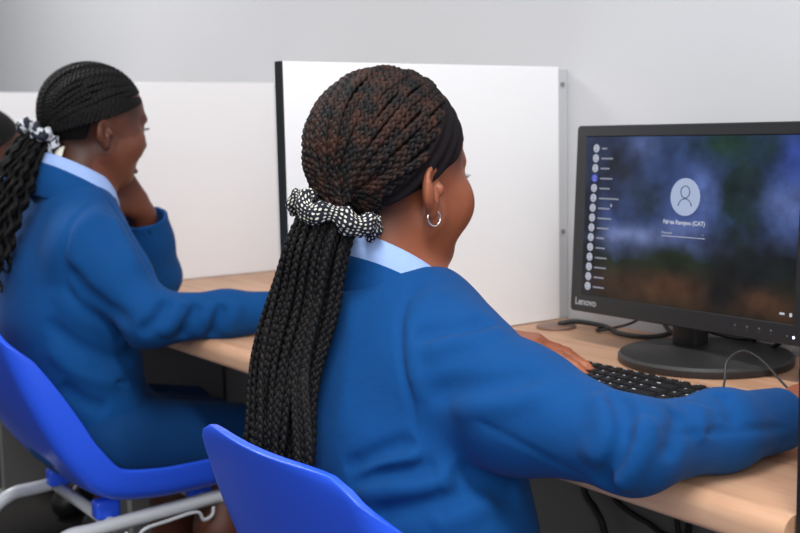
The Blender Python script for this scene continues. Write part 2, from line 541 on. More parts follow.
# ------------------------------------------------------------------ braids
def braid_geo(P, N, w, pitch=1.75, steps=9, sides=6):
    """plait of three strands along path P with outward normals N and width w(along)"""
    seg = np.linalg.norm(np.diff(P, axis=0), axis=1); L = seg.sum()
    wm = float(np.mean(w))
    m = max(12, int(L / (wm * pitch) * steps))
    s0 = np.r_[0, np.cumsum(seg)]; u = np.linspace(0, L, m)
    P2 = np.stack([np.interp(u, s0, P[:, k]) for k in range(3)], 1)
    N2 = np.stack([np.interp(u, s0, N[:, k]) for k in range(3)], 1)
    W = np.interp(u, s0, np.broadcast_to(w, (len(P),)))
    T = norm(np.gradient(P2, axis=0)); B = norm(N2 - T * (N2 * T).sum(1, keepdims=True)); S = np.cross(T, B)
    ph0 = random.random() * 6.28
    ph = 2 * np.pi * np.cumsum(np.r_[0, np.diff(u) / (W[1:] * pitch)]) + ph0
    a = np.arange(sides) * 2 * np.pi / sides
    V = []; F = []; off = 0
    base = np.arange(m - 1)[:, None] * sides + np.arange(sides)[None]
    nxt = np.arange(m - 1)[:, None] * sides + (np.arange(sides)[None] + 1) % sides
    quads = np.stack([base, nxt, nxt + sides, base + sides], -1).reshape(-1, 4)
    for k in range(3):
        f = ph + k * 2 * np.pi / 3
        c = P2 + S * (0.25 * W * np.sin(f))[:, None] + B * (0.15 * W * np.sin(2 * f))[:, None]
        rs = 0.27 * W * (1 + 0.10 * np.sin(2 * f + 1))
        ring = c[:, None] + rs[:, None, None] * (np.cos(a)[None, :, None] * S[:, None] * 1.0 + np.sin(a)[None, :, None] * B[:, None] * 0.95)
        V.append(ring.reshape(-1, 3)); F.append(quads + off); off += m * sides
    return np.concatenate(V), np.concatenate(F)

class QB:
    def __init__(s): s.V = []; s.F = []; s.n = 0
    def add(s, V, F): s.V.append(V); s.F.append(F + s.n); s.n += len(V)
    def build(s, name, m, parent, world=True):
        return mesh_obj(name, np.concatenate(s.V), np.concatenate(s.F), m, parent, True, world)

def slerp_path(q0, q1, n):
    q0 = norm(q0); q1 = norm(q1)
    om = math.acos(np.clip(q0 @ q1, -1, 1)); t = np.linspace(0, 1, n)[:, None]
    return (np.sin((1 - t) * om) * q0 + np.sin(t * om) * q1) / max(math.sin(om), 1e-6)

def hair_cap_braids(HC, Rh, sc, pl_p, pl_n, G, n, w, spread=110, bundle=0.03, lift=0.010, pitch=1.75):
    """rows of plaits from the hairline plane back to the gathering point G (head space)"""
    qb = QB()
    rr = SKULL_R * 1.03
    pn = norm(A(*pl_n)); pp = A(*pl_p)
    qG = norm((A(*G) - SKULL_C) / rr)
    up = norm(A(0, 0.2, 1) - qG * (qG @ A(0, 0.2, 1))); sd = np.cross(qG, up)
    for i in range(n):
        be = R_(spread) * (2 * (i + 0.5) / n - 1)
        dr = up * math.cos(be) + sd * math.sin(be)
        al = np.linspace(0.02, R_(172), 400)[:, None]
        pts = SKULL_C + (np.cos(al) * qG + np.sin(al) * dr) * rr
        out = np.nonzero(((pts - pp) @ pn < 0) & (al[:, 0] > 0.5))[0]
        a1 = float(al[out[0], 0]) if len(out) else R_(170)
        t = np.linspace(0, 1, 48)
        aa = (a1 * (1 - t))[:, None]
        Q = np.cos(aa) * qG + np.sin(aa) * dr
        lay = (i % 2) * 0.35 + 0.3 * random.random()
        h = 0.0035 + 0.0015 * math.sin(i * 2.3) + (lift * (0.25 + lay)) * np.clip((t - 0.1) / 0.9, 0, 1) ** 1.3
        wob = 0.0016 * np.sin(t * 9 + i * 1.7)
        P = SKULL_C + Q * (rr + h[:, None]) + wob[:, None] * norm(np.cross(Q, dr))
        ang = random.random() * 6.28; br = bundle * math.sqrt(random.random())
        tgt = A(*G) + A(math.cos(ang) * br, 0.0, math.sin(ang) * br * 0.7)
        bl = np.clip((t - 0.72) / 0.28, 0, 1)[:, None] ** 1.5
        P = P * (1 - bl) + (P * 0.25 + tgt * 0.75) * bl
        Nn = norm(Q / rr)
        W = w * (1.0 - 0.18 * t) * (0.93 + 0.14 * random.random())
        V, F = braid_geo((HC + (P * sc) @ Rh.T), Nn @ Rh.T, W * sc, pitch)
        qb.add(V, F)
    return qb

def hairline_rows(qb, HC, Rh, sc, pl_p, pl_n, G, n, w, amin, amax, lift=0.004, pitch=2.2, inset=0.0):
    """plaits that start low on the hairline at the sides and follow it back to G"""
    rr = SKULL_R * 1.03
    pn = norm(A(*pl_n)); d = (A(*pl_p) + pn * inset - SKULL_C) @ pn
    m = pn * rr; ml = np.linalg.norm(m); axis = m / ml; off = d / ml
    rad = math.sqrt(max(0.0, 1 - off ** 2))
    e1 = norm(A(0, 1, 0) - axis * axis[1]); e2 = np.cross(axis, e1)
    gl = (A(*G) - SKULL_C) / rr; th = math.degrees(math.atan2(gl @ e2, gl @ e1)) % 360
    for sgn in (1, -1):
        end = th if sgn > 0 else th - 360
        for i in range(n):
            p0 = sgn * (amin + (amax - amin) * i / max(1, n - 1))
            t = np.linspace(0, 1, 44)
            ph = np.radians(p0 + (end - p0) * t)[:, None]
            k = i / max(1, n - 1)
            o2 = off + (1 - k) * 0.34 * np.sin(np.pi * np.clip(t * 0.55 + 0.0, 0, 1))[:, None]
            r2 = np.sqrt(np.maximum(0.0, 1 - o2 ** 2))
            Q = axis * o2 + r2 * (np.cos(ph) * e1 + np.sin(ph) * e2)
            P = SKULL_C + Q * (rr + 0.003 + lift * t[:, None])
            bl = np.clip((t - 0.8) / 0.2, 0, 1)[:, None] ** 1.5
            P = P * (1 - bl) + (P * 0.3 + A(*G) * 0.7) * bl
            V, F = braid_geo((HC + (P * sc) @ Rh.T), norm(Q / rr) @ Rh.T, w * (1 - 0.15 * t) * sc, pitch)
            qb.add(V, F)
    return qb

def ponytail(center, a, b, n, w, ends, outward, seed=1, flare=0.25, pitch=1.75, curl=0.0):
    """hanging plaits around a centre line (world space); a, b half axes of the bundle"""
    r = np.random.default_rng(seed); random.seed(seed)
    qb = QB(); K = 50
    Cc = catmull(center, K)
    T = norm(np.gradient(Cc, axis=0)); O = A(*outward); O = norm(O - T * (T @ O)[:, None]); S = np.cross(T, O)
    aa = np.interp(np.linspace(0, 1, K), np.linspace(0, 1, len(a)), a); bb = np.interp(np.linspace(0, 1, K), np.linspace(0, 1, len(b)), b)
    for i in range(n):
        ga = i * 2.399963; gr = math.sqrt((i + 0.6) / n)
        x, y = gr * math.cos(ga), gr * math.sin(ga)
        ph = r.random(4) * 6.28
        t = np.linspace(0, 1, K)
        e = ends[0] + (ends[1] - ends[0]) * r.random()
        wob = 0.15 * np.sin(t * 5 + ph[0]) * t + 0.09 * np.sin(t * 11 + ph[1]) * t
        wob2 = 0.10 * np.sin(t * 4 + ph[2]) * t
        dri = 0.22 * r.standard_normal() * t ** 2
        P = Cc + S * (aa * (x + wob + dri))[:, None] + O * (bb * (y + wob2))[:, None]
        if curl:
            P += S * (curl * t * np.sin(t * 60 + ph[3]))[:, None] + O * (curl * t * np.cos(t * 60 + ph[3]))[:, None]
        k = max(10, int(K * e))
        P = P[:k]
        Nn = norm(O[:k] * (0.6 + y) + S[:k] * x)
        W = np.full(k, w * (0.9 + 0.25 * r.random())); W[-4:] *= np.linspace(1, 0.6, 4)
        V, F = braid_geo(P, Nn, W, pitch)
        qb.add(V, F)
    return qb

def scrunchie(name, G, axis, R, tube, m, parent, ruff=9, sx=1.0, uvs=(26, 7)):
    axis = norm(A(*axis)); n1 = norm(np.cross(axis, A(0.3, 0.2, 1))); n2 = np.cross(axis, n1)
    nu, nv = 150, 18
    u = np.arange(nu) * 2 * np.pi / nu; v = np.arange(nv) * 2 * np.pi / nv
    U, Vv = np.meshgrid(u, v, indexing='ij')
    rr = R + 0.22 * tube * np.sin(ruff * U + 0.6) + 0.15 * tube * np.sin(2 * U + 1)
    tb = tube * (1 + 0.22 * np.sin(ruff * 2 * U + 2) + 0.10 * np.sin(5 * U))
    axo = 0.55 * tube * np.sin(ruff * U) + 0.3 * tube * np.sin(4 * U + 1)
    wr = 1 + 0.13 * np.sin(Vv * 4 + 3 * np.sin(ruff * U))
    rad = rr + tb * wr * np.cos(Vv) * 0.85; ax = axo + tb * wr * np.sin(Vv) * 1.25
    P = A(*G) + rad[..., None] * (np.cos(U)[..., None] * n1 * sx + np.sin(U)[..., None] * n2) + ax[..., None] * axis
    F = np.array([(i * nv + j, ((i + 1) % nu) * nv + j, ((i + 1) % nu) * nv + (j + 1) % nv, i * nv + (j + 1) % nv) for i in range(nu) for j in range(nv)])
    o = mesh_obj(name, P.reshape(-1, 3), F, m, parent, True, True)
    uv = o.data.uv_layers.new(name='uv')
    co = np.zeros((len(F), 4, 2))
    I = np.repeat(np.arange(nu), nv); J = np.tile(np.arange(nv), nu)
    for k, (di, dj) in enumerate(((0, 0), (1, 0), (1, 1), (0, 1))):
        co[:, k, 0] = (I + di) / nu * uvs[0]; co[:, k, 1] = (J + dj) / nv * uvs[1]
    uv.data.foreach_set('uv', co.ravel().astype(np.float32))
    return o

def collar_band(name, c, top, bot, m, parent, th0=-165, th1=165, thick=0.004, yaw=0.0, tilt=0.0):
    """folded collar round a neck; top/bot = functions of the angle from the nape (deg) -> (radius x, radius y, z)"""
    n = 60; k = 7
    V = []
    for i in range(n + 1):
        th = th0 + (th1 - th0) * i / n
        a = R_(th)
        t = np.array(top(th)); b = np.array(bot(th))
        for j in range(k):
            q = j / (k - 1)
            p = t * (1 - q) + b * q
            bul = 0.004 * math.sin(math.pi * q)
            x = (p[0] + bul) * math.sin(a); y = -(p[1] + bul) * math.cos(a)
            V.append((x, y, p[2]))
    V = np.array(V)
    cy, sy = math.cos(R_(yaw)), math.sin(R_(yaw))
    V[:, 2] += -V[:, 1] * math.tan(R_(tilt)) * -1
    X = V[:, 0] * cy - V[:, 1] * sy; Y = V[:, 0] * sy + V[:, 1] * cy
    V = np.stack([X + c[0], Y + c[1], V[:, 2] + c[2]], 1)
    F = np.array([(i * k + j, i * k + j + 1, (i + 1) * k + j + 1, (i + 1) * k + j) for i in range(n) for j in range(k - 1)])
    o = mesh_obj(name, V, F, m, parent, True, True)
    md = o.modifiers.new('thickness', 'SOLIDIFY'); md.thickness = thick; md.offset = 0
    md2 = o.modifiers.new('round', 'SUBSURF'); md2.levels = 1; md2.render_levels = 1
    return o

def bake_tint(o, fn):
    me = o.data
    co = np.zeros(len(me.vertices) * 3, dtype=np.float32); me.vertices.foreach_get('co', co)
    col = fn(co.reshape(-1, 3).astype(float))
    at = me.attributes.new('tint', 'FLOAT_COLOR', 'POINT')
    c4 = np.ones((len(col), 4), dtype=np.float32); c4[:, :3] = col
    at.data.foreach_set('color', c4.ravel())

def head_tint(HC, Rh, sc, base, hands, nape=(0.025, 0.030)):
    def fn(V):
        P = V + base
        L = ((P - HC) / sc) @ Rh
        c = np.ones((len(P), 3))
        lip = np.exp(-(((L[:, 0]) / 0.022) ** 4 + ((L[:, 1] - 0.093) / 0.012) ** 2 + ((L[:, 2] + 0.050) / 0.0115) ** 4))
        c *= 1 - lip[:, None] * A(0.18, 0.28, 0.22)
        # short hair at temple and nape
        hl = np.exp(-((L[:, 1] - 0.045) / 0.022) ** 2 - ((L[:, 2] - 0.040) / 0.022) ** 2) * (np.abs(L[:, 0]) > 0.03) * 0.55
        hl += np.exp(-((L[:, 1] + 0.066) / 0.040) ** 2 - ((L[:, 2] + nape[0]) / nape[1]) ** 2) * 0.9 * (np.abs(L[:, 0]) < 0.0705)
        c *= 1 - np.clip(hl, 0, 0.9)[:, None]
        for (w, f, u, s) in hands:
            q = P - w
            near = np.linalg.norm(q - f * 0.09, axis=1) < 0.13
            pal = np.clip((-(q @ u) - 0.004) / 0.012, 0, 1) * near
            c *= 1 + pal[:, None] * A(0.55, 0.75, 0.9)
        return c
    return fn

# ------------------------------------------------------------------ camera (50 mm lens, seated eye level)
Rc = np.array([[0.5812, -0.0840, 0.8094], [0.8135, 0.0854, -0.5753], [-0.0208, 0.9928, 0.1180]])
Rc[0] /= np.linalg.norm(Rc[0]); Rc[1] -= Rc[0] * (Rc[1] @ Rc[0]); Rc[1] /= np.linalg.norm(Rc[1]); Rc[2] = np.cross(Rc[0], Rc[1])
cam_data = bpy.data.cameras.new('camera'); cam = bpy.data.objects.new('camera', cam_data); C.objects.link(cam)
mw = Matrix(Rc.tolist()).to_4x4(); mw.translation = (0, 0, 1.067)
cam.matrix_world = mw
cam_data.sensor_width = 36; cam_data.lens = 51.48; cam_data.clip_start = 0.05
cam_data.dof.use_dof = True; cam_data.dof.focus_distance = 1.20; cam_data.dof.aperture_fstop = 8.5
bpy.context.scene.camera = cam

# ------------------------------------------------------------------ the room
WALL_Y = 1.41
def struct(name, lo, hi, m):
    return tag(MB().box(lo, hi).build(name, m, None, False), kind='structure')
struct('floor', (-6.2, -3.0, -0.05), (2.2, WALL_Y + 0.1, 0.0), M['floor'])
struct('wall_back', (-6.2, WALL_Y, 0.0), (2.2, WALL_Y + 0.1, 2.7), M['wall'])
struct('wall_left', (-6.3, -3.0, 0.0), (-6.2, WALL_Y + 0.1, 2.7), M['wall'])
struct('ceiling', (-6.3, -3.0, 2.7), (2.2, WALL_Y + 0.1, 2.8), M['ceil'])

# desks: one worktop for every booth, rounded front edge
DESK_Y = 0.812
def make_desk(x0, x1, label):
    root = empty('computer_desk', ((x0 + x1) / 2, 1.1, 0))
    r = 0.016; th = 0.034
    prof = [(1.405, 0.73), (DESK_Y + r, 0.73)]
    for a in range(0, 91, 10):
        prof.append((DESK_Y + r - r * math.sin(R_(a)), 0.73 - r + r * math.cos(R_(a))))
    for a in range(0, 91, 30):
        prof.append((DESK_Y + 0.006 - 0.006 * math.cos(R_(a)), 0.73 - th + 0.006 - 0.006 * math.sin(R_(a))))
    prof.append((1.405, 0.73 - th))
    n = len(prof)
    V = [(x - root.location.x, y - 1.1, z) for x in (x0, x1) for y, z in prof]
    F = [(i, (i + 1) % n, n + (i + 1) % n, n + i) for i in range(n)] + [tuple(range(n))[::-1], tuple(range(n, 2 * n))]
    autosmooth(mesh_obj('desk_top', V, F, M['wood'], root, True))
    MB().box((x0 + 0.02, 1.20, 0.16), (x1 - 0.02, 1.218, 0.695)).build('shade_panel', M['dark_grey'], root, False, True)  # added dark panel, its grey stands in for the shade under the desk
    for x in (x0 + 0.03, x1 - 0.055):
        mb = MB().box((x, 0.95, 0.0), (x + 0.025, 1.19, 0.695))
        mb.box((x - 0.008, 0.90, 0.0), (x + 0.033, 1.24, 0.02))
        mb.build('leg', M['dark_grey'], root, False, True)
    return tag(root, label, 'desk', 'beech computer desks along the wall')
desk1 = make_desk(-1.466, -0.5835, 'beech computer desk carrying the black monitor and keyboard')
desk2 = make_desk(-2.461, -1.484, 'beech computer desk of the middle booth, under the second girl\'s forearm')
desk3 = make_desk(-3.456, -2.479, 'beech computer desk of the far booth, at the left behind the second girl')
gm = MB().lathe([(0.0, 0.7305), (0.034, 0.7305), (0.034, 0.733), (0.031, 0.735), (0.0, 0.7352)], 40, (-1.407, 1.322, 0))
gm.build('cable_grommet', M['grommet'], desk1, True, True)

def make_divider(x, label, zb=0.7312, y0=0.838, zt=1.1705):
    root = empty('booth_divider', (x, 1.1, 0))
    MB().box((x - 0.009, y0 + 0.003, zb), (x + 0.009, 1.386, zt), 0.0008).build('panel', M['white'], root, False, True)
    MB().box((x - 0.0095, y0 - 0.0005, zb), (x + 0.0095, y0 + 0.0026, zt + 0.0005), 0.0006).build('edge_strip', M['edge'], root, False, True)
    br = MB().box((x - 0.006, 1.3862, zb), (x + 0.006, 1.409, zt - 0.004)).build('wall_gap_strip', M['gap_strip'], root, False, True)  # strip added across the gap for the shaded wall there; screws mark the brackets
    for z in (zt - 0.03, 0.885):
        MB().tube([(x + 0.006, 1.397, z), (x + 0.0085, 1.397, z)], 0.004, 12).build('screw', M['dark_grey'], br, False, True)
    return tag(root, label, 'divider', 'white booth dividers between the desks')
make_divider(-1.475, 'white booth divider with black front edge behind the near girl\'s head')
make_divider(-2.470, 'white booth divider behind the second girl\'s face and raised cuff', zt=1.188)
make_divider(-3.465, 'white booth divider seen left of the second girl\'s hair', zt=1.203)
make_divider(-0.5715, 'white booth divider at the right end of the near desk, showing only a black edge', zb=0.0, y0=0.826)

# ------------------------------------------------------------------ monitor
MX, MY, MZ = -1.07, 1.233, 0.79
def make_monitor():
    root = empty('computer_monitor', (-1.06, 1.285, 0.7305))
    tilt = math.atan2(0.017, 0.278)
    up = A(0, math.sin(tilt), math.cos(tilt)); out = A(0, -math.cos(tilt), math.sin(tilt)); rt = A(1, 0, 0)
    O = A(MX, MY, MZ)
    def pos(u, v, w=0.0): return O + rt * u + up * v + out * w
    def tr(V): return np.array([pos(*p) for p in V])
    def prism(mb, lo, hi, r=0.0):
        m = MB().box(lo, hi, r); V = np.concatenate(m.v); mb.add(tr(V), m.f); return mb
    # housing with slightly rounded corners
    W0, W1, H0, H1 = -0.2110, 0.2105, -0.005, 0.279
    hs = MB()
    def rr(u0, u1, v0, v1, r, w, n=6):
        P = []
        for (cu, cv, a0) in ((u1 - r, v0 + r, -90), (u1 - r, v1 - r, 0), (u0 + r, v1 - r, 90), (u0 + r, v0 + r, 180)):
            for i in range(n + 1):
                a = R_(a0 + 90 * i / n); P.append((cu + r * math.cos(a), cv + r * math.sin(a), w))
        return P
    loops = [rr(W0 + 0.05, W1 - 0.05, 0.04, H1 - 0.04, 0.01, -0.045), rr(W0 + 0.03, W1 - 0.03, 0.02, H1 - 0.02, 0.01, -0.036), rr(W0, W1, H0, H1, 0.006, -0.024),
             rr(W0, W1, H0, H1, 0.006, -0.0015), rr(W0 + 0.0015, W1 - 0.0015, H0 + 0.0015, H1 - 0.0015, 0.005, 0.0),
             rr(-0.191, 0.1915, 0.0205, 0.2635, 0.0008, 0.0), rr(-0.1895, 0.190, 0.022, 0.262, 0.0006, -0.0022)]
    n = len(loops[0]); V = [p for l in loops for p in l]
    F = [tuple(range(n))]
    for k in range(len(loops) - 1):
        F += [(k * n + i, k * n + (i + 1) % n, (k + 1) * n + (i + 1) % n, (k + 1) * n + i)[::-1] for i in range(n)]
    F.append(tuple((len(loops) - 1) * n + i for i in range(n)))
    hs.add(tr(V), F)
    autosmooth(hs.build('housing', M['blackp'], root, True, True), 30)
    # the lit screen
    nx, ny = 2, 2
    sm = bpy.data.materials.new('lit_login_screen'); sm.use_nodes = True
    nt = sm.node_tree; b = nt.nodes['Principled BSDF']; b.inputs['Base Color'].default_value = (0.006, 0.006, 0.007, 1); b.inputs['Roughness'].default_value = 0.28
    L = nt.links.new
    tc = nt.nodes.new('ShaderNodeTexCoord'); sp = nt.nodes.new('ShaderNodeSeparateXYZ')
    L(tc.outputs['UV'], sp.inputs[0])
    def math_(op, a, b_=None, c=None):
        nd = nt.nodes.new('ShaderNodeMath'); nd.operation = op
        for i, q in enumerate((a, b_, c)):
            if q is None: continue
            if isinstance(q, (int, float)): nd.inputs[i].default_value = q
            else: L(q, nd.inputs[i])
        return nd.outputs[0]
    def noise(scale, off, det=2):
        mp = nt.nodes.new('ShaderNodeMapping'); mp.inputs['Location'].default_value = off; mp.inputs['Scale'].default_value = (1.6, 1, 1); L(tc.outputs['UV'], mp.inputs['Vector'])
        nn = nt.nodes.new('ShaderNodeTexNoise'); nn.inputs['Scale'].default_value = scale; nn.inputs['Detail'].default_value = det
        L(mp.outputs['Vector'], nn.inputs['Vector']); return nn.outputs['Fac']
    def mixc(f, a, b_):
        mx = nt.nodes.new('ShaderNodeMix'); mx.data_type = 'RGBA'
        if isinstance(f, (int, float)): mx.inputs['Factor'].default_value = f
        else: L(f, mx.inputs['Factor'])
        for k, q in (('A', a), ('B', b_)):
            if isinstance(q, tuple): mx.inputs[k].default_value = (*q, 1)
            else: L(q, mx.inputs[k])
        return mx.outputs['Result']
    def blob(cu, cv, ru, rv, power=1.0):
        du = math_('DIVIDE', math_('SUBTRACT', sp.outputs[0], cu), ru); dv = math_('DIVIDE', math_('SUBTRACT', sp.outputs[1], cv), rv)
        r2 = math_('ADD', math_('MULTIPLY', du, du), math_('MULTIPLY', dv, dv))
        return math_('EXPONENT', math_('MULTIPLY', r2, -1.0))
    wob = math_('MULTIPLY_ADD', noise(5, (3, 1, 0)), 0.20, -0.06)
    vv = math_('ADD', sp.outputs[1], wob)
    cr = nt.nodes.new('ShaderNodeValToRGB'); L(vv, cr.inputs['Fac'])
    els = [(0.0, (0.026, 0.018, 0.010)), (0.12, (0.050, 0.026, 0.013)), (0.22, (0.030, 0.024, 0.012)), (0.31, (0.013, 0.022, 0.011)), (0.41, (0.060, 0.085, 0.20)), (0.55, (0.050, 0.088, 0.27)), (0.8, (0.034, 0.066, 0.20)), (1.0, (0.026, 0.050, 0.14))]
    cr.color_ramp.elements[0].position = els[0][0]; cr.color_ramp.elements[0].color = (*els[0][1], 1)
    cr.color_ramp.elements[1].position = 1.0; cr.color_ramp.elements[1].color = (*els[-1][1], 1)
    for p, c in els[1:-1]:
        e = cr.color_ramp.elements.new(p); e.color = (*c, 1)
    col = cr.outputs['Color']
    for (cu, cv, ru, rv, cc, k) in ((0.18, 0.78, 0.14, 0.24, (0.016, 0.022, 0.040), 1.0), (0.33, 0.60, 0.10, 0.14, (0.018, 0.034, 0.060), 0.9), (0.30, 0.94, 0.06, 0.08, (0.10, 0.15, 0.36), 0.8),
                                (0.50, 0.90, 0.06, 0.12, (0.035, 0.070, 0.20), 0.6), (0.26, 0.40, 0.14, 0.05, (0.16, 0.21, 0.42), 0.9), (0.52, 0.46, 0.10, 0.05, (0.13, 0.18, 0.42), 0.8), (0.60, 0.68, 0.09, 0.13, (0.11, 0.17, 0.46), 0.9),
                                (0.77, 0.66, 0.12, 0.34, (0.010, 0.026, 0.030), 1.3), (0.68, 0.95, 0.13, 0.09, (0.012, 0.040, 0.028), 1.0), (0.88, 0.93, 0.05, 0.07, (0.014, 0.045, 0.026), 0.9), (0.98, 0.86, 0.07, 0.16, (0.030, 0.060, 0.27), 1.2),
                                (0.97, 0.62, 0.10, 0.12, (0.10, 0.15, 0.38), 1.0), (0.80, 0.30, 0.16, 0.16, (0.008, 0.012, 0.014), 1.2), (0.97, 0.30, 0.10, 0.10, (0.010, 0.014, 0.015), 1.1), (0.45, 0.28, 0.16, 0.06, (0.012, 0.022, 0.009), 1.0),
                                (0.03, 0.5, 0.07, 0.6, (0.012, 0.015, 0.028), 1.0), (0.45, 0.12, 0.13, 0.07, (0.080, 0.036, 0.018), 0.9), (0.86, 0.10, 0.09, 0.06, (0.080, 0.036, 0.020), 0.9), (0.70, 0.12, 0.08, 0.14, (0.009, 0.008, 0.008), 1.1)):
        f = math_('MULTIPLY', math_('MULTIPLY', blob(cu, cv, ru, rv), math_('MULTIPLY_ADD', noise(9, (cu * 7, cv * 5, 0)), 1.2, 0.4)), k)
        f = math_('MINIMUM', f, 1.0)
        col = mixc(f, col, cc)
    mo = nt.nodes.new('ShaderNodeVectorMath'); mo.operation = 'SCALE'; L(col, mo.inputs[0]); L(math_('MULTIPLY_ADD', noise(6, (1.7, 4.2, 0), 3), 1.9, -0.05), mo.inputs['Scale'])
    col = mo.outputs[0]
    L(col, b.inputs['Emission Color']); b.inputs['Emission Strength'].default_value = 0.85
    b.inputs['Specular IOR Level'].default_value = 0.12
    su0, su1, sv0, sv1 = -0.1895, 0.190, 0.022, 0.262
    sc = mesh_obj('screen', tr([(su0, sv0, -0.0018), (su1, sv0, -0.0018), (su1, sv1, -0.0018), (su0, sv1, -0.0018)]), [(0, 1, 2, 3)], sm, root, False, True)
    uv = sc.data.uv_layers.new(name='uv'); uv.data.foreach_set('uv', np.array([0, 0, 1, 0, 1, 1, 0, 1], dtype=np.float32))
    def lit(name, c, s):
        return mat(name, (0.01, 0.01, 0.01), emit=c, estr=s)
    m_av = lit('lit_avatar', (0.62, 0.66, 0.78), 0.62); m_avb = lit('lit_avatar_blue', (0.06, 0.10, 0.75), 0.7); m_tx = lit('lit_text', (0.72, 0.76, 0.90), 0.65); m_nm = lit('dim_text', (0.55, 0.58, 0.72), 0.45)
    m_big = lit('lit_big_avatar', (0.50, 0.60, 0.86), 0.66); m_ic = lit('dark_icon', (0.045, 0.065, 0.16), 0.5)
    def disc(mb, u, v, r, w, n=28):
        P = [(u + r * math.cos(2 * math.pi * i / n), v + r * math.sin(2 * math.pi * i / n), w) for i in range(n)]
        return mb.add(tr(P), [tuple(range(n))])
    def bar(mb, u0, u1, v, h, w):
        return mb.add(tr([(u0, v - h / 2, w), (u1, v - h / 2, w), (u1, v + h / 2, w), (u0, v + h / 2, w)]), [(0, 1, 2, 3)])
    e1 = -0.0016; e2 = -0.0014; e3 = -0.0012
    av = MB(); avb = MB(); nm = MB(); lens = (7, 16, 12, 17, 14, 27, 16, 19, 16, 11, 13, 16, 16, 14, 15)
    inn = MB()
    for i in range(15):
        u = -0.1708 - 0.0065 * i / 14 + 0.001; v = 0.2448 - (0.2448 - 0.0356) * i / 14
        disc(avb if i == 3 else av, u, v, 0.0061, e1)
        disc(inn, u, v + 0.0018, 0.0016, e2, 12); bar(inn, u - 0.0025, u + 0.0025, v - 0.0026, 0.0022, e2)
        k = 0.0115
        bar(nm, u + k, u + k + lens[i] * 0.0015, v - 0.0004, 0.0020, e1)
    av.build('user_list_icons', m_av, sc, False, True)
    avb.build('blue_user_icon', m_avb, sc, False, True)
    nm.build('user_list_text', m_nm, sc, False, True)
    inn.build('user_list_symbols', lit('soft_icon', (0.36, 0.40, 0.54), 0.6), sc, False, True)
    big = MB(); disc(big, 0.0052, 0.1775, 0.0262, e1, 48); big.build('login_avatar', m_big, sc, False, True)
    ic = MB()
    a = np.linspace(0, 2 * np.pi, 33)[:-1]
    ic.tube(tr(np.stack([0.0052 + 0.0078 * np.cos(a), 0.1845 + 0.0084 * np.sin(a), np.full(32, e2)], 1)), 0.0007, 6, closed=True)
    a = np.linspace(0.12, np.pi - 0.12, 20)
    ic.tube(tr(np.stack([0.0052 + 0.0118 * np.cos(a), 0.1635 + 0.0115 * np.sin(a), np.full(20, e2)], 1)), 0.0007, 6)
    ic.build('person_symbol', m_ic, sc, True, True)
    def text(name, s, u, v, size, m, align='CENTER', w=e3, bold=0.0):
        cu = bpy.data.curves.new(name, 'FONT'); cu.body = s; cu.size = size; cu.align_x = align; cu.align_y = 'CENTER'; cu.offset = bold
        cu.materials.append(m)
        o = bpy.data.objects.new(name, cu)
        Mx = Matrix(np.stack([rt, up, out], 1).tolist()).to_4x4(); Mx.translation = Vector(pos(u, v, w) - np.array(root.location))
        link(o); dg = bpy.context.evaluated_depsgraph_get()
        me = bpy.data.meshes.new_from_object(o.evaluated_get(dg)); me.name = name
        me.transform(Mx); bpy.data.objects.remove(o)
        me.materials.clear(); me.materials.append(m)
        return link(bpy.data.objects.new(name, me), root)
    for o_ in (text('login_name', 'Palesa Rampou (CAT)', 0.0052, 0.1415, 0.0083, m_tx, bold=0.00022), text('password_hint', 'Password', -0.0335, 0.1262, 0.0048, m_tx, 'LEFT')):
        o_.parent = sc
    for nm_, q in (('password_line', (-0.0346, 0.0432, 0.1215, 0.0008)), ('arrow_mark', (0.0375, 0.0405, 0.1262, 0.0006)), ('language_mark', (0.169, 0.1765, 0.034, 0.0028)), ('network_mark', (0.1838, 0.1878, 0.0335, 0.0048))):
        ul = MB(); bar(ul, *q, e1); ul.build(nm_, m_tx, sc, False, True)
    cs = MB(); cs.add(tr([(-0.1355, 0.163, e2), (-0.1355, 0.1575, e2), (-0.132, 0.1595, e2)]), [(0, 1, 2)]); cs.build('mouse_pointer', m_tx, sc, False, True)
    m_logo = mat('grey_lettering', (0.36, 0.40, 0.41), rough=0.5)
    text('maker_lettering', 'Lenovo', -0.1775, 0.0103, 0.0150, m_logo, w=0.0003, bold=0.0003)
    m_bt = mat('grey_print', (0.12, 0.13, 0.13), rough=0.5)
    for u in (0.102, 0.1214, 0.1404, 0.1589):
        bt = MB(); disc(bt, u, 0.0105, 0.0016, 0.0003, 12); bt.build('button_symbol', m_bt, root, False, True)
        bt = MB(); bar(bt, u - 0.0012, u + 0.0012, 0.0055, 0.0006, 0.0003); bt.build('button_dash', m_bt, root, False, True)
    bt = MB(); disc(bt, 0.1835, 0.0065, 0.0013, 0.0003, 12); bt.build('power_symbol', m_bt, root, False, True)
    ld = MB(); disc(ld, 0.1933, 0.0058, 0.0017, 0.0004, 16); ld.build('power_light', lit('white_led', (0.60, 0.60, 1.0), 5.0), root, False, True)
    # neck and base
    cy = 1.285
    st = MB().box((-1.108, cy - 0.018, 0.742), (-1.062, cy + 0.014, 0.93), 0.006)
    autosmooth(st.build('stand_column', M['blackp'], root, True, True))
    hg = MB().box((-1.118, 1.2615, 0.885), (-1.052, cy + 0.010, 0.965), 0.004); autosmooth(hg.build('hinge', M['blackp'], root, True, True))
    bs = MB().lathe([(0.0, 0.7305), (0.121, 0.7305), (0.1225, 0.733), (0.1225, 0.740), (0.119, 0.744), (0.085, 0.747), (0.045, 0.752), (0.0, 0.753)], 72, (-1.06, 1.285, 0))
    autosmooth(bs.build('base', M['basep'], root, True, True), 40)
    return tag(root, 'black flat monitor showing a login screen, on a round black base', 'monitor')
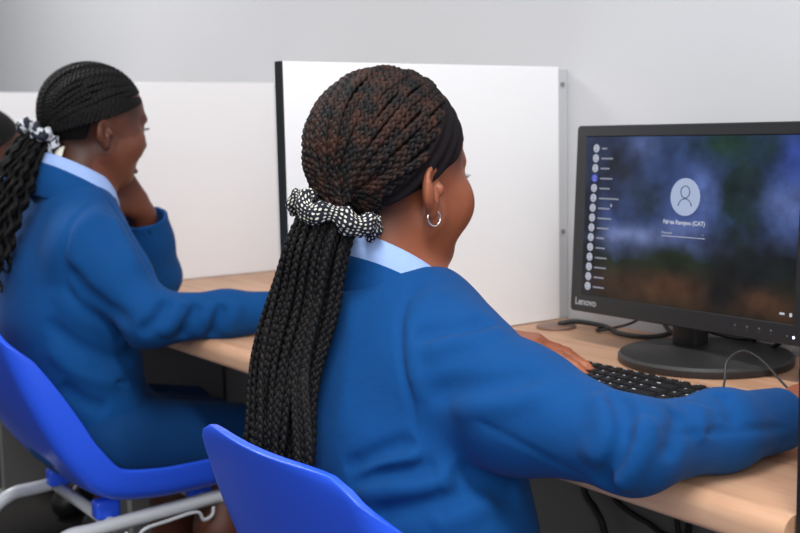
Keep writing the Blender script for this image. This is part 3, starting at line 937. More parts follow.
make_monitor()

# ------------------------------------------------------------------ keyboard
def make_keyboard():
    kx0, kx1, ky0, ky1 = -1.196, -0.758, 0.957, 1.089
    root = empty('keyboard', ((kx0 + kx1) / 2, (ky0 + ky1) / 2, 0.7305))
    def zt(y): return 0.7405 + (y - ky0) / (ky1 - ky0) * 0.008
    bd = MB().box((kx0, ky0, 0.7306), (kx1, ky1, 0.742), 0.003)
    V = bd.v[0]; V[:, 2] += np.where(V[:, 2] > 0.737, (V[:, 1] - ky0) / (ky1 - ky0) * 0.008, 0)
    autosmooth(bd.build('tray', M['blackp'], root, True, True))
    ks = MB(); lg = MB()
    pitch = 0.0186
    rows = [[1] * 15, [1] * 13 + [2], [1.5] + [1] * 12 + [1.5], [1.75] + [1] * 11 + [2.25], [1.25] + [1] * 11 + [2.75], [1.25, 1.25, 1.25, 6.25, 1.25, 1.25, 1.25, 1.25]]
    for r, row in enumerate(rows):
        y1 = ky1 - 0.008 - r * pitch * 1.06 - (0.003 if r else 0); y0 = y1 - pitch * 0.96
        x = kx0 + 0.008
        rr_ = row + [0.3] + [1] * 3 + [0.3] + [1] * 4
        for j, w in enumerate(rr_):
            if w == 0.3: x += 0.006; continue
            x1 = x + w * pitch - 0.0014
            z = zt((y0 + y1) / 2)
            b_ = [(x, y0, z), (x1, y0, z), (x1, y1, z), (x, y1, z)]
            t_ = [(x + 0.0022, y0 + 0.0022, z + 0.0065), (x1 - 0.0022, y0 + 0.0022, z + 0.0065), (x1 - 0.0022, y1 - 0.0018, z + 0.0072), (x + 0.0022, y1 - 0.0018, z + 0.0072)]
            ks.add(b_ + t_, [(0, 1, 5, 4), (1, 2, 6, 5), (2, 3, 7, 6), (3, 0, 4, 7), (4, 5, 6, 7)])
            if w < 6:
                lx = x + 0.0048; ly = y1 - 0.0068
                hw = 0.0026 if w <= 1 else 0.006
                lg.add([(lx, ly, z + 0.0073), (lx + hw, ly, z + 0.0073), (lx + hw, ly + 0.0026, z + 0.0075), (lx, ly + 0.0026, z + 0.0075)], [(0, 1, 2, 3)])
            x = x1 + 0.0014
    nk = len(ks.f)
    for v_ in lg.v: pass
    ks.add(np.concatenate(lg.v), lg.f)
    kk = ks.build('keys', M['key'], root, False, True)
    kk.data.materials.append(M['legend'])
    for p_ in kk.data.polygons:
        if p_.index >= nk: p_.material_index = 1
    return tag(root, 'black computer keyboard on the beech desk under the near girl\'s hand', 'keyboard')
make_keyboard()

# ------------------------------------------------------------------ cables
def cable(pts, r, label, name='cable', n=60, mt='cable'):
    o = MB().tube(catmull(pts, n), r, 8).build(name, M[mt], None, True)
    return tag(o, label, 'cable')
cable([(-1.405, 1.325, 0.737), (-1.38, 1.345, 0.741), (-1.33, 1.36, 0.737), (-1.27, 1.335, 0.736), (-1.215, 1.345, 0.737), (-1.19, 1.385, 0.745), (-1.12, 1.392, 0.765), (-1.05, 1.385, 0.75)], 0.0042, 'thick black cable running from the brown grommet behind the monitor', 'power_cable')
cable([(-1.345, 1.372, 0.7345), (-1.325, 1.335, 0.7345), (-1.31, 1.345, 0.737), (-1.275, 1.375, 0.752), (-1.235, 1.385, 0.790), (-1.20, 1.34, 0.845)], 0.0022, 'thin black cable rising behind the lower left corner of the monitor', 'monitor_cable')
cable([(-1.250, 1.392, 0.775), (-1.205, 1.375, 0.745), (-1.161, 1.372, 0.736), (-1.111, 1.375, 0.735), (-1.070, 1.378, 0.7345), (-1.027, 1.375, 0.739), (-0.993, 1.375, 0.759), (-0.955, 1.385, 0.79)], 0.0036, 'black cable sagging to the desk behind the monitor column', 'video_cable')
cable([(-1.13, 1.392, 0.785), (-1.111, 1.352, 0.764), (-1.087, 1.352, 0.757), (-1.042, 1.350, 0.757), (-0.999, 1.352, 0.768), (-0.960, 1.356, 0.789), (-0.93, 1.37, 0.82)], 0.0030, 'black cable looped just above the round base, right of the monitor column', 'video_cable')
cable([(-0.93, 1.385, 0.79), (-0.935, 1.360, 0.745), (-0.925, 1.318, 0.7345), (-0.885, 1.265, 0.7335), (-0.850, 1.215, 0.7335), (-0.80, 1.19, 0.7335)], 0.0020, 'thin black cord on the desk at the right side of the monitor base', 'thin_cable')
cable([(-0.905, 1.086, 0.741), (-0.875, 1.110, 0.735), (-0.83, 1.135, 0.7338), (-0.77, 1.15, 0.7338), (-0.72, 1.19, 0.734), (-0.70, 1.28, 0.738), (-0.70, 1.38, 0.75)], 0.0019, 'thin black cord leaving the far edge of the keyboard', 'keyboard_cable')
cable([(-0.895, 1.116, 0.7335), (-0.905, 1.135, 0.750), (-0.913, 1.150, 0.772), (-0.905, 1.17, 0.783), (-0.872, 1.165, 0.776), (-0.83, 1.15, 0.756), (-0.775, 1.13, 0.735), (-0.75, 1.12, 0.7335)], 0.0015, 'thin black cord arching up in front of the monitor base', 'mouse_cable')
cable([(-1.215, 1.185, 0.688), (-1.205, 1.175, 0.60), (-1.187, 1.17, 0.533), (-1.165, 1.17, 0.510), (-1.147, 1.17, 0.485), (-1.140, 1.175, 0.42), (-1.16, 1.185, 0.2)], 0.0048, 'thick black cable hanging under the near desk beside the blazer', 'hanging_cable')
cable([(-1.150, 1.185, 0.688), (-1.145, 1.175, 0.60), (-1.130, 1.17, 0.543), (-1.112, 1.17, 0.528), (-1.085, 1.17, 0.520), (-1.045, 1.17, 0.510), (-1.00, 1.175, 0.47), (-0.99, 1.185, 0.2)], 0.0042, 'black cable slanting across the dark panel under the near desk', 'hanging_cable')
cable([(-1.016, 1.185, 0.688), (-1.014, 1.172, 0.58), (-1.008, 1.17, 0.525), (-0.985, 1.175, 0.42), (-0.97, 1.185, 0.2)], 0.0036, 'thin black cable hanging straight below the wooden edge under the near desk', 'hanging_cable')
cable([(-0.987, 1.185, 0.688), (-0.987, 1.172, 0.58), (-0.985, 1.17, 0.46), (-0.94, 1.185, 0.2)], 0.0046, 'thicker black cable hanging nearest the right end under the near desk', 'hanging_cable')
cable([(-2.60, 1.185, 0.688), (-2.62, 1.17, 0.59), (-2.60, 1.17, 0.53), (-2.57, 1.17, 0.485), (-2.60, 1.185, 0.25)], 0.004, 'black cable hanging in the dark under the farthest desk, in front of the second girl', 'hanging_cable')

# ------------------------------------------------------------------ chairs
def make_chair(x, y, rz, label):
    root = empty('plastic_chair', (x, y, 0), rz)
    prof = catmull([(0, a, b) for a, b in ((-0.260, 0.766), (-0.248, 0.730), (-0.216, 0.645), (-0.184, 0.574), (-0.152, 0.518), (-0.100, 0.462), (-0.016, 0.443), (0.09, 0.440), (0.17, 0.440), (0.212, 0.426), (0.228, 0.400))], 70)
    prof = resample(prof, 70)
    T = norm(np.gradient(prof, axis=0)); N = np.stack([np.zeros(70), T[:, 2] * -1, T[:, 1]], 1)   # towards the sitter
    N = np.where((N @ A(0, 0.6, 0.8))[:, None] < 0, -N, N)
    n = len(prof); s = np.linspace(0, 1, n)
    nt = 41
    V = np.zeros((n, nt, 3))
    for i in range(n):
        top = np.clip(s[i] / 0.10, 0, 1); fr = np.clip((1 - s[i]) / 0.12, 0, 1)
        half = 0.143 + 0.020 * math.sin(s[i] * math.pi) + 0.01 * np.clip((s[i] - 0.5) * 2, 0, 1)
        rad = 0.020; wing = 0.032 * (0.55 + 0.45 * top ** 0.5) * (0.35 + 0.65 * fr); amax = R_(78 * (0.72 + 0.28 * top) * (0.30 + 0.70 * fr))
        L = half + rad * amax + wing
        sc_ = 0.34
        if s[i] < sc_: L *= 1 - 0.35 * (1 - math.sqrt(max(0.0, 1 - ((sc_ - s[i]) / sc_) ** 2)))
        for j in range(nt):
            q = (j / (nt - 1) * 2 - 1) * L; a = abs(q); sg = 1 if q >= 0 else -1
            if a <= half: xx, hh = a, 0.0
            elif a <= half + rad * amax:
                th = (a - half) / rad; xx = half + rad * math.sin(th); hh = rad * (1 - math.cos(th))
            else:
                e = a - half - rad * amax; xx = half + rad * math.sin(amax) + e * math.cos(amax); hh = rad * (1 - math.cos(amax)) + e * math.sin(amax)
            # gentle dish of the back panel, rounded upper corners
            dish = 0.012 * (a / L) ** 2
            p = prof[i] + N[i] * (hh + dish)
            V[i, j] = (sg * xx, p[1], p[2] - 0.004 * (a / L) ** 5 * max(0.0, 1 - s[i] / 0.25))
    F = np.array([(i * nt + j, i * nt + j + 1, (i + 1) * nt + j + 1, (i + 1) * nt + j) for i in range(n - 1) for j in range(nt - 1)])
    sh = mesh_obj('seat_shell', V.reshape(-1, 3), F, M['bluep'], root, True)
    md = sh.modifiers.new('thickness', 'SOLIDIFY'); md.thickness = 0.0085; md.offset = 0
    bv = sh.modifiers.new('round', 'BEVEL'); bv.width = 0.0035; bv.segments = 3; bv.limit_method = 'ANGLE'; bv.angle_limit = R_(50)
    # fixing blocks below the shell
    for (px, py) in ((0.12, -0.075), (-0.12, -0.075), (0.12, 0.10), (-0.12, 0.10)):
        autosmooth(MB().box((px - 0.015, py - 0.022, 0.412), (px + 0.015, py + 0.022, 0.446), 0.006).build('fixing_block', M['bluep'], root, True))
    rad = 0.0125
    for sx in (1, -1):
        X = 0.150 * sx
        path = catmull([(X * 1.28, -0.265, 0.0), (X * 1.20, -0.235, 0.20), (X * 1.10, -0.205, 0.345), (X, -0.165, 0.398), (X, -0.10, 0.405), (X, 0.06, 0.413), (X, 0.135, 0.414), (X * 1.05, 0.175, 0.394), (X * 1.12, 0.20, 0.30), (X * 1.22, 0.235, 0.0)], 90)
        lg = MB().tube(path, rad, 14).build('leg_frame', M['grey_metal'], root, True)
        for (fy, z0) in ((-0.265, 0), (0.235, 0)):
            k = 1.28 if fy < 0 else 1.22
            MB().lathe([(0.0, 0.0), (0.017, 0.0), (0.017, 0.022), (0.0135, 0.03), (0.0, 0.03)], 18, (X * k, fy, 0)).build('foot_cap', M['rubber'], lg, True)
        # wire guide with two hooks under the side rail
        gy = [(X * 1.06, -0.055, 0.392), (X * 1.08, -0.058, 0.380), (X * 1.08, -0.04, 0.370), (X * 1.08, -0.025, 0.390), (X * 1.08, 0.02, 0.396), (X * 1.08, 0.075, 0.400), (X * 1.08, 0.088, 0.383), (X * 1.08, 0.105, 0.388), (X * 1.06, 0.110, 0.402)]
        MB().tube(catmull(gy, 50), 0.0032, 8).build('link_hook', M['grey_metal'], lg, True)
    for (y_, z_) in ((-0.075, 0.406), (0.10, 0.413)):
        MB().tube([(-0.150, y_, z_), (0.150, y_, z_)], 0.011, 14).build('cross_tube', M['grey_metal'], root, True)
    return tag(root, label, 'chair', 'blue plastic chairs at the desks')
CH_Y = 0.765
make_chair(-0.953, CH_Y, 0.0, 'blue plastic chair with grey legs under the near girl with the dotted scrunchie')
make_chair(-1.985, CH_Y, 0.0, 'blue plastic chair with grey legs under the girl leaning on her hand')
make_chair(-2.97, 0.90, 0.0, 'blue plastic chair with grey legs in the farthest booth, hidden behind the second girl')

# ------------------------------------------------------------------ people
def limb(pts, rad, k=0.02): return chain(pts, rad, k)

def person(D):
    t0 = time.time()
    base = A(D['pelvis'][0], D['pelvis'][1], 0)
    root = empty('person', base)
    HC = A(*D['HC']); Rh = rot(*D['turn']); sc = D['scale']
    rec = D.get('recede', 0.0)
    def hloc(P):
        L = ((P - HC) @ Rh) / sc
        if rec: L[:, 1] += rec * np.clip(0.030 - L[:, 2], 0, 0.11) * np.clip(L[:, 1] / 0.09, 0, 1)
        return L
    hd = bounded(lambda P: HEAD(hloc(P)) * sc, HC, 0.19)
    toW = lambda p: HC + Rh @ (A(*p) * sc)
    nb = A(*D['neck'])
    neck = union([cap(toW((0, -0.022, -0.020)), nb, 0.049 * sc, 0.058), cap(toW((0, 0.012, -0.045)), nb + A(0, 0.02, -0.02), 0.036 * sc, 0.050)], 0.02)
    SR, SL = A(*D['SR']), A(*D['SL'])
    tor = slices([(z, cx, cy, a - 0.014, b - 0.014, yw) for z, cx, cy, a, b, yw in D['torso']])
    hands = []; hs = []
    for key in ('HR', 'HL'):
        h, fr = hand_sdf(**D[key]); hs.append(h); hands.append(fr)
    ar = []
    for S_, e_, w_, h_, b_ in ((SR, 'ER', 'WR', 'HR', D.get('bulgeR', (0, 0, 0))), (SL, 'EL', 'WL', 'HL', (0, 0, 0))):
        E_ = A(*D[e_])
        ar.append(limb([S_, S_ * 0.62 + E_ * 0.38 + A(*b_), E_, A(*D[w_]), A(*D[h_]['wrist'])], [0.044, 0.037, 0.031, 0.024, 0.0225], 0.01))
    legs = []
    for s in ('R', 'L'):
        hip, kn, an, to = [A(*q) for q in D['leg' + s]]
        legs.append(union([limb([hip, kn], [0.070, 0.054]), chain([kn, kn * 0.62 + an * 0.38 + A(0, -0.012, 0), an], [0.054, 0.050, 0.033], 0.02), cap(an, to, 0.032, 0.026)], 0.02))
    sh = cap(SL, SR, 0.055)
    def body(P):
        d = smin(hd(P), neck(P), 0.018)
        t = smin(tor(P), sh(P), 0.05)
        d = smin(d, t, 0.03)
        for i in range(2):
            a = smin(ar[i](P), hs[i](P), 0.012)
            d = smin(d, a, 0.02) if False else np.minimum(d, a)
        for l in legs: d = smin(d, l(P), 0.03)
        return d
    lo, hi = A(*D['lo']), A(*D['hi'])
    V, F = surfnet(body, lo, hi, D.get('hb', 0.0032))
    bo = mesh_obj('body', V, F, D['skin'], root, True, True)
    bake_tint(bo, head_tint(HC, Rh, sc, base, hands, D.get('nape', (0.025, 0.030))))
    # eyes, brows and lashes
    for s in (-1, 1):
        if D.get('plain'): break
        q = MB()
        a = np.linspace(0, np.pi, 9); b_ = np.linspace(0, 2 * np.pi, 17)[:-1]
        VV = np.array([(0.0112 * math.sin(x) * math.cos(y), 0.0135 * math.cos(x), 0.0052 * math.sin(x) * math.sin(y)) for x in a for y in b_])
        FF = [(i * 16 + j, i * 16 + (j + 1) % 16, (i + 1) * 16 + (j + 1) % 16, (i + 1) * 16 + j)[::-1] for i in range(8) for j in range(16)]
        c = A(s * 0.032, 0.0742, 0.0115)
        ey = mesh_obj('eye', np.array([toW(c + v) for v in VV]), FF, M['sclera'], root, True, True)
        q.add([toW(A(s * 0.032, 0.0745, 0.0112) + v * A(0.43, 1.005, 0.93)) for v in VV], FF)
        q.build('iris', M['lash'], ey, True, True)
        bw = MB()
        bw.tube([toW((s * x, y, z)) for x, y, z in ((0.014, 0.0935, 0.030), (0.026, 0.0915, 0.0345), (0.038, 0.084, 0.0345), (0.047, 0.073, 0.029))], np.array([0.0026, 0.003, 0.0026, 0.001]), 8)
        bw.build('eyebrow', M['lash'], root, True, True)
        la = MB()
        for i in range(12):
            u = -0.010 + 0.021 * i / 11
            p0 = A(s * (0.032 + u), 0.0868 - 30 * u * u, 0.0145 - 14 * u * u); d0 = A(s * (0.12 + u * 28), 0.93, 0.14)
            la.tube([toW(p0), toW(p0 + d0 * 0.004), toW(p0 + d0 * 0.0075 + A(0, 0, 0.0022))], np.array([0.0005, 0.0004, 0.0002]), 5)
        la.build('eyelashes', M['lash'], root, True, True)
    # blazer: torso, sleeves with folds, open cuffs
    rf = ridge_field(D.get('ridges', []))
    bt = slices(D['torso'])
    sr = D['sleeve']
    shp = union([cap(A(*D['neckR']), SR, 0.055, sr[0] * 0.95), cap(A(*D['neckL']), SL, 0.055, sr[0] * 0.95)], 0.03)
    slv = [limb([SR, SR * 0.62 + A(*D['ER']) * 0.38 + A(*D.get('bulgeR', (0, 0, 0))), A(*D['ER']), A(*D['ER']) * 0.45 + A(*D['WR']) * 0.55, A(*D['WR'])], sr, 0.025),
           limb([SL, SL * 0.62 + A(*D['EL']) * 0.38, A(*D['EL']), A(*D['EL']) * 0.45 + A(*D['WL']) * 0.55, A(*D['WL'])], D.get('sleeveL', sr), 0.025)]
    cuffs = []
    for e, w, r in ((D['ER'], D['WR'], sr[4]), (D['EL'], D['WL'], D.get('sleeveL', sr)[4])):
        e = A(*e); w = A(*w); ax = norm(w - e)
        cuffs.append((plane(w - ax * 0.004, ax), cap(w - ax * 0.045, w + ax * 0.05, r - 0.006), w, r))
    hole = cap(nb + A(0, 0.005, 0.012), toW((0, -0.01, -0.05)), 0.054, 0.070)
    hem = plane((0, 0, D['hem']), (0, 0, -1))
    vcut = D.get('vcut')
    def blaz(P):
        d = smin(bt(P), shp(P), 0.05)
        d = smax(d, -hole(P), 0.012)
        if vcut is not None: d = smax(d, -vcut(P), 0.008)
        d = smax(d, hem(P), 0.01)
        for i, s in enumerate(slv):
            a = s(P)
            pl, inner, w, r = cuffs[i]
            near = np.linalg.norm(P - w, axis=1) < r + 0.06
            if near.any():
                a[near] = smax(smax(a[near], pl(P[near]), 0.004), -inner(P[near]), 0.003)
            d = smin(d, a, D.get('ksl', 0.03))
        return d - rf(P)
    V, F = surfnet(blaz, lo, hi, D.get('hz', 0.0042))
    mesh_obj('blazer', V, F, M['blazer'], root, True, True)
    # skirt
    (hr, kr, _, _), (hl, kl, _, _) = D['legR'], D['legL']
    hr, kr, hl, kl = A(*hr), A(*kr), A(*hl), A(*kl)
    pel = ell((hr + hl) / 2 + A(0, -0.01, 0.02), (0.148, 0.105, 0.085))
    lap = [limb([hr, kr], [0.082, 0.064]), limb([hl, kl], [0.082, 0.064]), cap((hr + hl) / 2, (kr + kl) / 2, 0.078, 0.058)]
    kd = norm((kr + kl) / 2 - (hr + hl) / 2)
    kp = plane((kr + kl) / 2 + kd * 0.02, kd)
    def skirt(P):
        d = smin(smin(lap[0](P), lap[1](P), 0.05), lap[2](P), 0.03)
        d = smin(d, pel(P), 0.05)
        d = smax(d, kp(P), 0.012)
        return d - rf(P) + D.get('skin', 0) * 0 if False else d - rf(P)
    V, F = surfnet(skirt, lo, hi, 0.006)
    mesh_obj('skirt', V, F, M['skirt'], root, True, True)
    for s in ('R', 'L'):
        an, to = A(*D['leg' + s][2]), A(*D['leg' + s][3])
        fl = plane((0, 0, 0.004), (0, 0, -1))
        shoe = union([cap(an + A(0, -0.02, -0.035), to, 0.040, 0.034), cap(an + A(0, -0.03, -0.045), an + A(0, 0.0, -0.005), 0.036, 0.040)], 0.02)
        V, F = surfnet(lambda P: smax(smax(shoe(P), fl(P), 0.004), -cap(an, an + A(0, 0, 0.1), 0.036)(P), 0.004), an - A(0.1, 0.15, 0.12), an + A(0.1, 0.30, 0.10), 0.006)
        mesh_obj('shoe', V, F, M['shoe'], root, True, True)
    D.update(root=root, toW=toW, Rh=Rh, HCw=HC, base=base)
    print('person', D['name'], round(time.time() - t0, 1))
    return root

def scalp_cap(D, pl_p, pl_n, grow=1.035, name='hair', m='scalp', nape=None):
    HC, Rh, sc = D['HCw'], D['Rh'], D['scale']
    sk = ell(SKULL_C, SKULL_R * grow); pl = plane(pl_p, pl_n)
    def f(P):
        L = ((P - HC) @ Rh) / sc
        q = pl(L)
        if nape: q = smin(-q, -np.minimum(nape[0] - L[:, 1], L[:, 2] - nape[1]), 0.008) * -1
        return smax(sk(L), -q, 0.006) * sc
    V, F = surfnet(f, HC - 0.16, HC + 0.16, 0.004)
    return mesh_obj(name, V, F, M[m], D['root'], True, True)

# folds and seams of the blazers: (points on the cloth, width, height)
RIDGES_NEAR = [
    ([(-0.994, 0.75, 0.914), (-0.983, 0.73, 0.908), (-0.977, 0.714, 0.899), (-0.974, 0.699, 0.89), (-0.961, 0.682, 0.87), (-0.952, 0.675, 0.859), (-0.945, 0.67, 0.847), (-0.938, 0.666, 0.835), (-0.932, 0.664, 0.822), (-0.925, 0.663, 0.808), (-0.92, 0.664, 0.793), (-0.917, 0.664, 0.776), (-0.913, 0.664, 0.759)], 0.0045, -0.004),
    ([(-0.968, 0.749, 0.901), (-0.957, 0.725, 0.894), (-0.952, 0.707, 0.886), (-0.945, 0.686, 0.868), (-0.937, 0.68, 0.857), (-0.93, 0.674, 0.845), (-0.924, 0.671, 0.834), (-0.919, 0.669, 0.822), (-0.912, 0.669, 0.807), (-0.907, 0.67, 0.793)], 0.01, 0.003),
    ([(-0.901, 0.755, 0.871), (-0.896, 0.731, 0.868), (-0.903, 0.715, 0.867), (-0.913, 0.702, 0.865), (-0.923, 0.69, 0.86), (-0.935, 0.679, 0.854)], 0.01, -0.008),
    ([(-0.883, 0.761, 0.861), (-0.876, 0.737, 0.86), (-0.88, 0.721, 0.857), (-0.891, 0.707, 0.855), (-0.904, 0.695, 0.852), (-0.913, 0.685, 0.847), (-0.924, 0.676, 0.842)], 0.011, 0.005),
    ([(-0.796, 0.732, 0.835), (-0.802, 0.721, 0.832), (-0.809, 0.712, 0.829), (-0.82, 0.702, 0.825), (-0.832, 0.694, 0.822), (-0.846, 0.689, 0.819), (-0.863, 0.685, 0.815), (-0.88, 0.682, 0.811), (-0.894, 0.677, 0.805), (-0.907, 0.671, 0.8)], 0.012, -0.006),
    ([(-0.773, 0.73, 0.825), (-0.782, 0.719, 0.82), (-0.792, 0.709, 0.815), (-0.802, 0.701, 0.812), (-0.813, 0.694, 0.808), (-0.826, 0.688, 0.804), (-0.84, 0.683, 0.801), (-0.857, 0.681, 0.797), (-0.878, 0.68, 0.792)], 0.013, 0.004),
    ([(-0.734, 0.756, 0.824), (-0.707, 0.743, 0.819), (-0.691, 0.733, 0.809), (-0.684, 0.725, 0.794), (-0.685, 0.72, 0.783), (-0.689, 0.718, 0.771), (-0.699, 0.718, 0.76), (-0.717, 0.726, 0.744)], 0.009, -0.013),
    ([(-0.683, 0.748, 0.813), (-0.677, 0.74, 0.804), (-0.674, 0.735, 0.795), (-0.675, 0.729, 0.784), (-0.678, 0.725, 0.772), (-0.685, 0.723, 0.761), (-0.698, 0.725, 0.747)], 0.012, 0.011),
    ([(-0.74, 0.749, 0.824), (-0.715, 0.732, 0.814), (-0.707, 0.722, 0.803), (-0.703, 0.717, 0.792), (-0.709, 0.713, 0.778), (-0.719, 0.715, 0.763)], 0.014, 0.005),
    ([(-0.684, 0.792, 0.809), (-0.671, 0.776, 0.801), (-0.665, 0.767, 0.791), (-0.662, 0.757, 0.783), (-0.663, 0.75, 0.775)], 0.009, -0.005),
    ([(-0.695, 0.829, 0.808), (-0.683, 0.823, 0.801), (-0.674, 0.811, 0.791), (-0.67, 0.805, 0.779)], 0.011, 0.004),
    ([(-0.701, 0.871, 0.811), (-0.679, 0.863, 0.798), (-0.671, 0.857, 0.783)], 0.01, -0.0035),
    ([(-0.675, 0.738, 0.8), (-0.669, 0.751, 0.799), (-0.667, 0.768, 0.796), (-0.67, 0.792, 0.791), (-0.672, 0.812, 0.787), (-0.673, 0.829, 0.785), (-0.672, 0.846, 0.783), (-0.67, 0.862, 0.781), (-0.668, 0.877, 0.78), (-0.668, 0.897, 0.777), (-0.674, 0.924, 0.772), (-0.675, 0.946, 0.769)], 0.004, -0.0025),
    ([(-0.847, 0.681, 0.791), (-0.832, 0.684, 0.787), (-0.818, 0.688, 0.782), (-0.806, 0.693, 0.777), (-0.795, 0.699, 0.772), (-0.782, 0.704, 0.767), (-0.769, 0.709, 0.762), (-0.757, 0.714, 0.757), (-0.743, 0.719, 0.752), (-0.726, 0.722, 0.748)], 0.0045, -0.0012),
    ([(-0.913, 0.663, 0.757), (-0.922, 0.652, 0.749), (-0.936, 0.641, 0.743), (-0.947, 0.634, 0.736), (-0.959, 0.627, 0.729), (-0.98, 0.62, 0.718)], 0.009, -0.009),
    ([(-0.903, 0.667, 0.743), (-0.911, 0.657, 0.74), (-0.921, 0.648, 0.737), (-0.931, 0.64, 0.733), (-0.943, 0.633, 0.728), (-0.956, 0.626, 0.72), (-0.972, 0.62, 0.711)], 0.009, 0.006),
    ([(-0.89, 0.676, 0.73), (-0.899, 0.663, 0.729), (-0.909, 0.652, 0.726), (-0.92, 0.644, 0.724), (-0.931, 0.637, 0.722), (-0.949, 0.627, 0.715), (-0.971, 0.62, 0.707)], 0.009, -0.008),
    ([(-0.876, 0.69, 0.718), (-0.883, 0.676, 0.717), (-0.891, 0.664, 0.714), (-0.9, 0.654, 0.712), (-0.911, 0.645, 0.71), (-0.923, 0.637, 0.707), (-0.941, 0.627, 0.702), (-0.962, 0.62, 0.695)], 0.012, 0.006),
    ([(-0.865, 0.707, 0.706), (-0.869, 0.692, 0.704), (-0.874, 0.679, 0.702), (-0.88, 0.668, 0.699), (-0.889, 0.657, 0.697), (-0.898, 0.648, 0.693), (-0.909, 0.639, 0.69), (-0.923, 0.63, 0.683), (-0.939, 0.623, 0.675)], 0.01, -0.006),
    ([(-0.859, 0.727, 0.695), (-0.858, 0.707, 0.691), (-0.861, 0.69, 0.686), (-0.866, 0.677, 0.683), (-0.872, 0.665, 0.68), (-0.88, 0.655, 0.675)], 0.012, 0.004),
    ([(-0.903, 0.667, 0.743), (-0.897, 0.668, 0.732), (-0.89, 0.669, 0.721), (-0.884, 0.67, 0.71), (-0.879, 0.669, 0.698), (-0.874, 0.667, 0.686), (-0.869, 0.666, 0.674)], 0.0045, -0.002),
    ([(-0.884, 0.684, 0.728), (-0.876, 0.694, 0.723), (-0.869, 0.705, 0.717), (-0.863, 0.718, 0.711), (-0.861, 0.736, 0.7), (-0.861, 0.756, 0.688)], 0.012, -0.006),
    ([(-1.047, 0.675, 0.895), (-1.033, 0.666, 0.884), (-1.023, 0.66, 0.872), (-1.016, 0.656, 0.86), (-1.01, 0.652, 0.847), (-1.007, 0.648, 0.835), (-1.005, 0.644, 0.823), (-1.002, 0.641, 0.811), (-1, 0.637, 0.799), (-0.998, 0.634, 0.787), (-0.997, 0.63, 0.773), (-0.996, 0.626, 0.76), (-0.996, 0.622, 0.746)], 0.012, 0.0015),
]
RIDGES_FAR = [
    ([(-1.875, 0.703, 0.957), (-1.852, 0.669, 0.945), (-1.838, 0.643, 0.92), (-1.832, 0.634, 0.899), (-1.834, 0.627, 0.877), (-1.833, 0.628, 0.853), (-1.838, 0.631, 0.827), (-1.832, 0.639, 0.81), (-1.828, 0.649, 0.793)], 0.006, -0.005),
    ([(-1.844, 0.704, 0.943), (-1.827, 0.662, 0.926), (-1.819, 0.644, 0.894), (-1.815, 0.642, 0.87), (-1.815, 0.64, 0.845)], 0.012, 0.004),
    ([(-1.906, 0.733, 0.966), (-1.889, 0.74, 0.947), (-1.857, 0.74, 0.93), (-1.83, 0.742, 0.908), (-1.807, 0.746, 0.887), (-1.784, 0.748, 0.866), (-1.772, 0.754, 0.844), (-1.733, 0.749, 0.815)], 0.006, -0.006),
    ([(-1.841, 0.717, 0.937), (-1.815, 0.719, 0.913), (-1.793, 0.723, 0.89), (-1.772, 0.723, 0.866), (-1.757, 0.726, 0.843)], 0.012, 0.004),
    ([(-1.717, 0.762, 0.802), (-1.706, 0.735, 0.777), (-1.71, 0.72, 0.764), (-1.723, 0.707, 0.75)], 0.01, -0.008),
    ([(-1.714, 0.784, 0.8), (-1.702, 0.765, 0.774), (-1.703, 0.751, 0.759), (-1.711, 0.74, 0.743)], 0.011, 0.007),
    ([(-1.702, 0.805, 0.794), (-1.697, 0.783, 0.766), (-1.715, 0.773, 0.735)], 0.009, -0.007),
    ([(-1.695, 0.823, 0.795), (-1.69, 0.808, 0.767), (-1.709, 0.802, 0.736)], 0.01, 0.006),
    ([(-1.683, 0.839, 0.791), (-1.682, 0.826, 0.763), (-1.704, 0.821, 0.734)], 0.009, -0.007),
    ([(-1.678, 0.862, 0.793), (-1.672, 0.85, 0.765), (-1.686, 0.845, 0.737)], 0.01, 0.006),
    ([(-1.839, 0.624, 0.869), (-1.827, 0.632, 0.853), (-1.816, 0.641, 0.837), (-1.806, 0.651, 0.82), (-1.79, 0.665, 0.804), (-1.776, 0.68, 0.788), (-1.749, 0.69, 0.777), (-1.726, 0.701, 0.767)], 0.013, -0.007),
    ([(-1.867, 0.613, 0.818), (-1.852, 0.624, 0.803), (-1.84, 0.636, 0.787), (-1.831, 0.649, 0.771), (-1.825, 0.671, 0.755), (-1.825, 0.696, 0.738), (-1.833, 0.725, 0.725), (-1.738, 0.713, 0.731)], 0.014, 0.006),
    ([(-1.868, 0.603, 0.769), (-1.853, 0.614, 0.755), (-1.842, 0.626, 0.741), (-1.834, 0.639, 0.727), (-1.826, 0.661, 0.714), (-1.824, 0.685, 0.7), (-1.827, 0.712, 0.693), (-1.843, 0.745, 0.682)], 0.012, -0.007),
    ([(-1.87, 0.601, 0.726), (-1.854, 0.615, 0.708), (-1.841, 0.631, 0.688), (-1.832, 0.648, 0.677), (-1.826, 0.667, 0.665), (-1.824, 0.692, 0.658), (-1.827, 0.719, 0.649)], 0.014, 0.005),
    ([(-1.824, 0.701, 0.657), (-1.831, 0.73, 0.648)], 0.004, -0.004),
    ([(-1.857, 0.618, 0.659), (-1.843, 0.633, 0.644), (-1.833, 0.65, 0.629), (-1.826, 0.669, 0.619), (-1.822, 0.689, 0.608)], 0.012, -0.006),
]
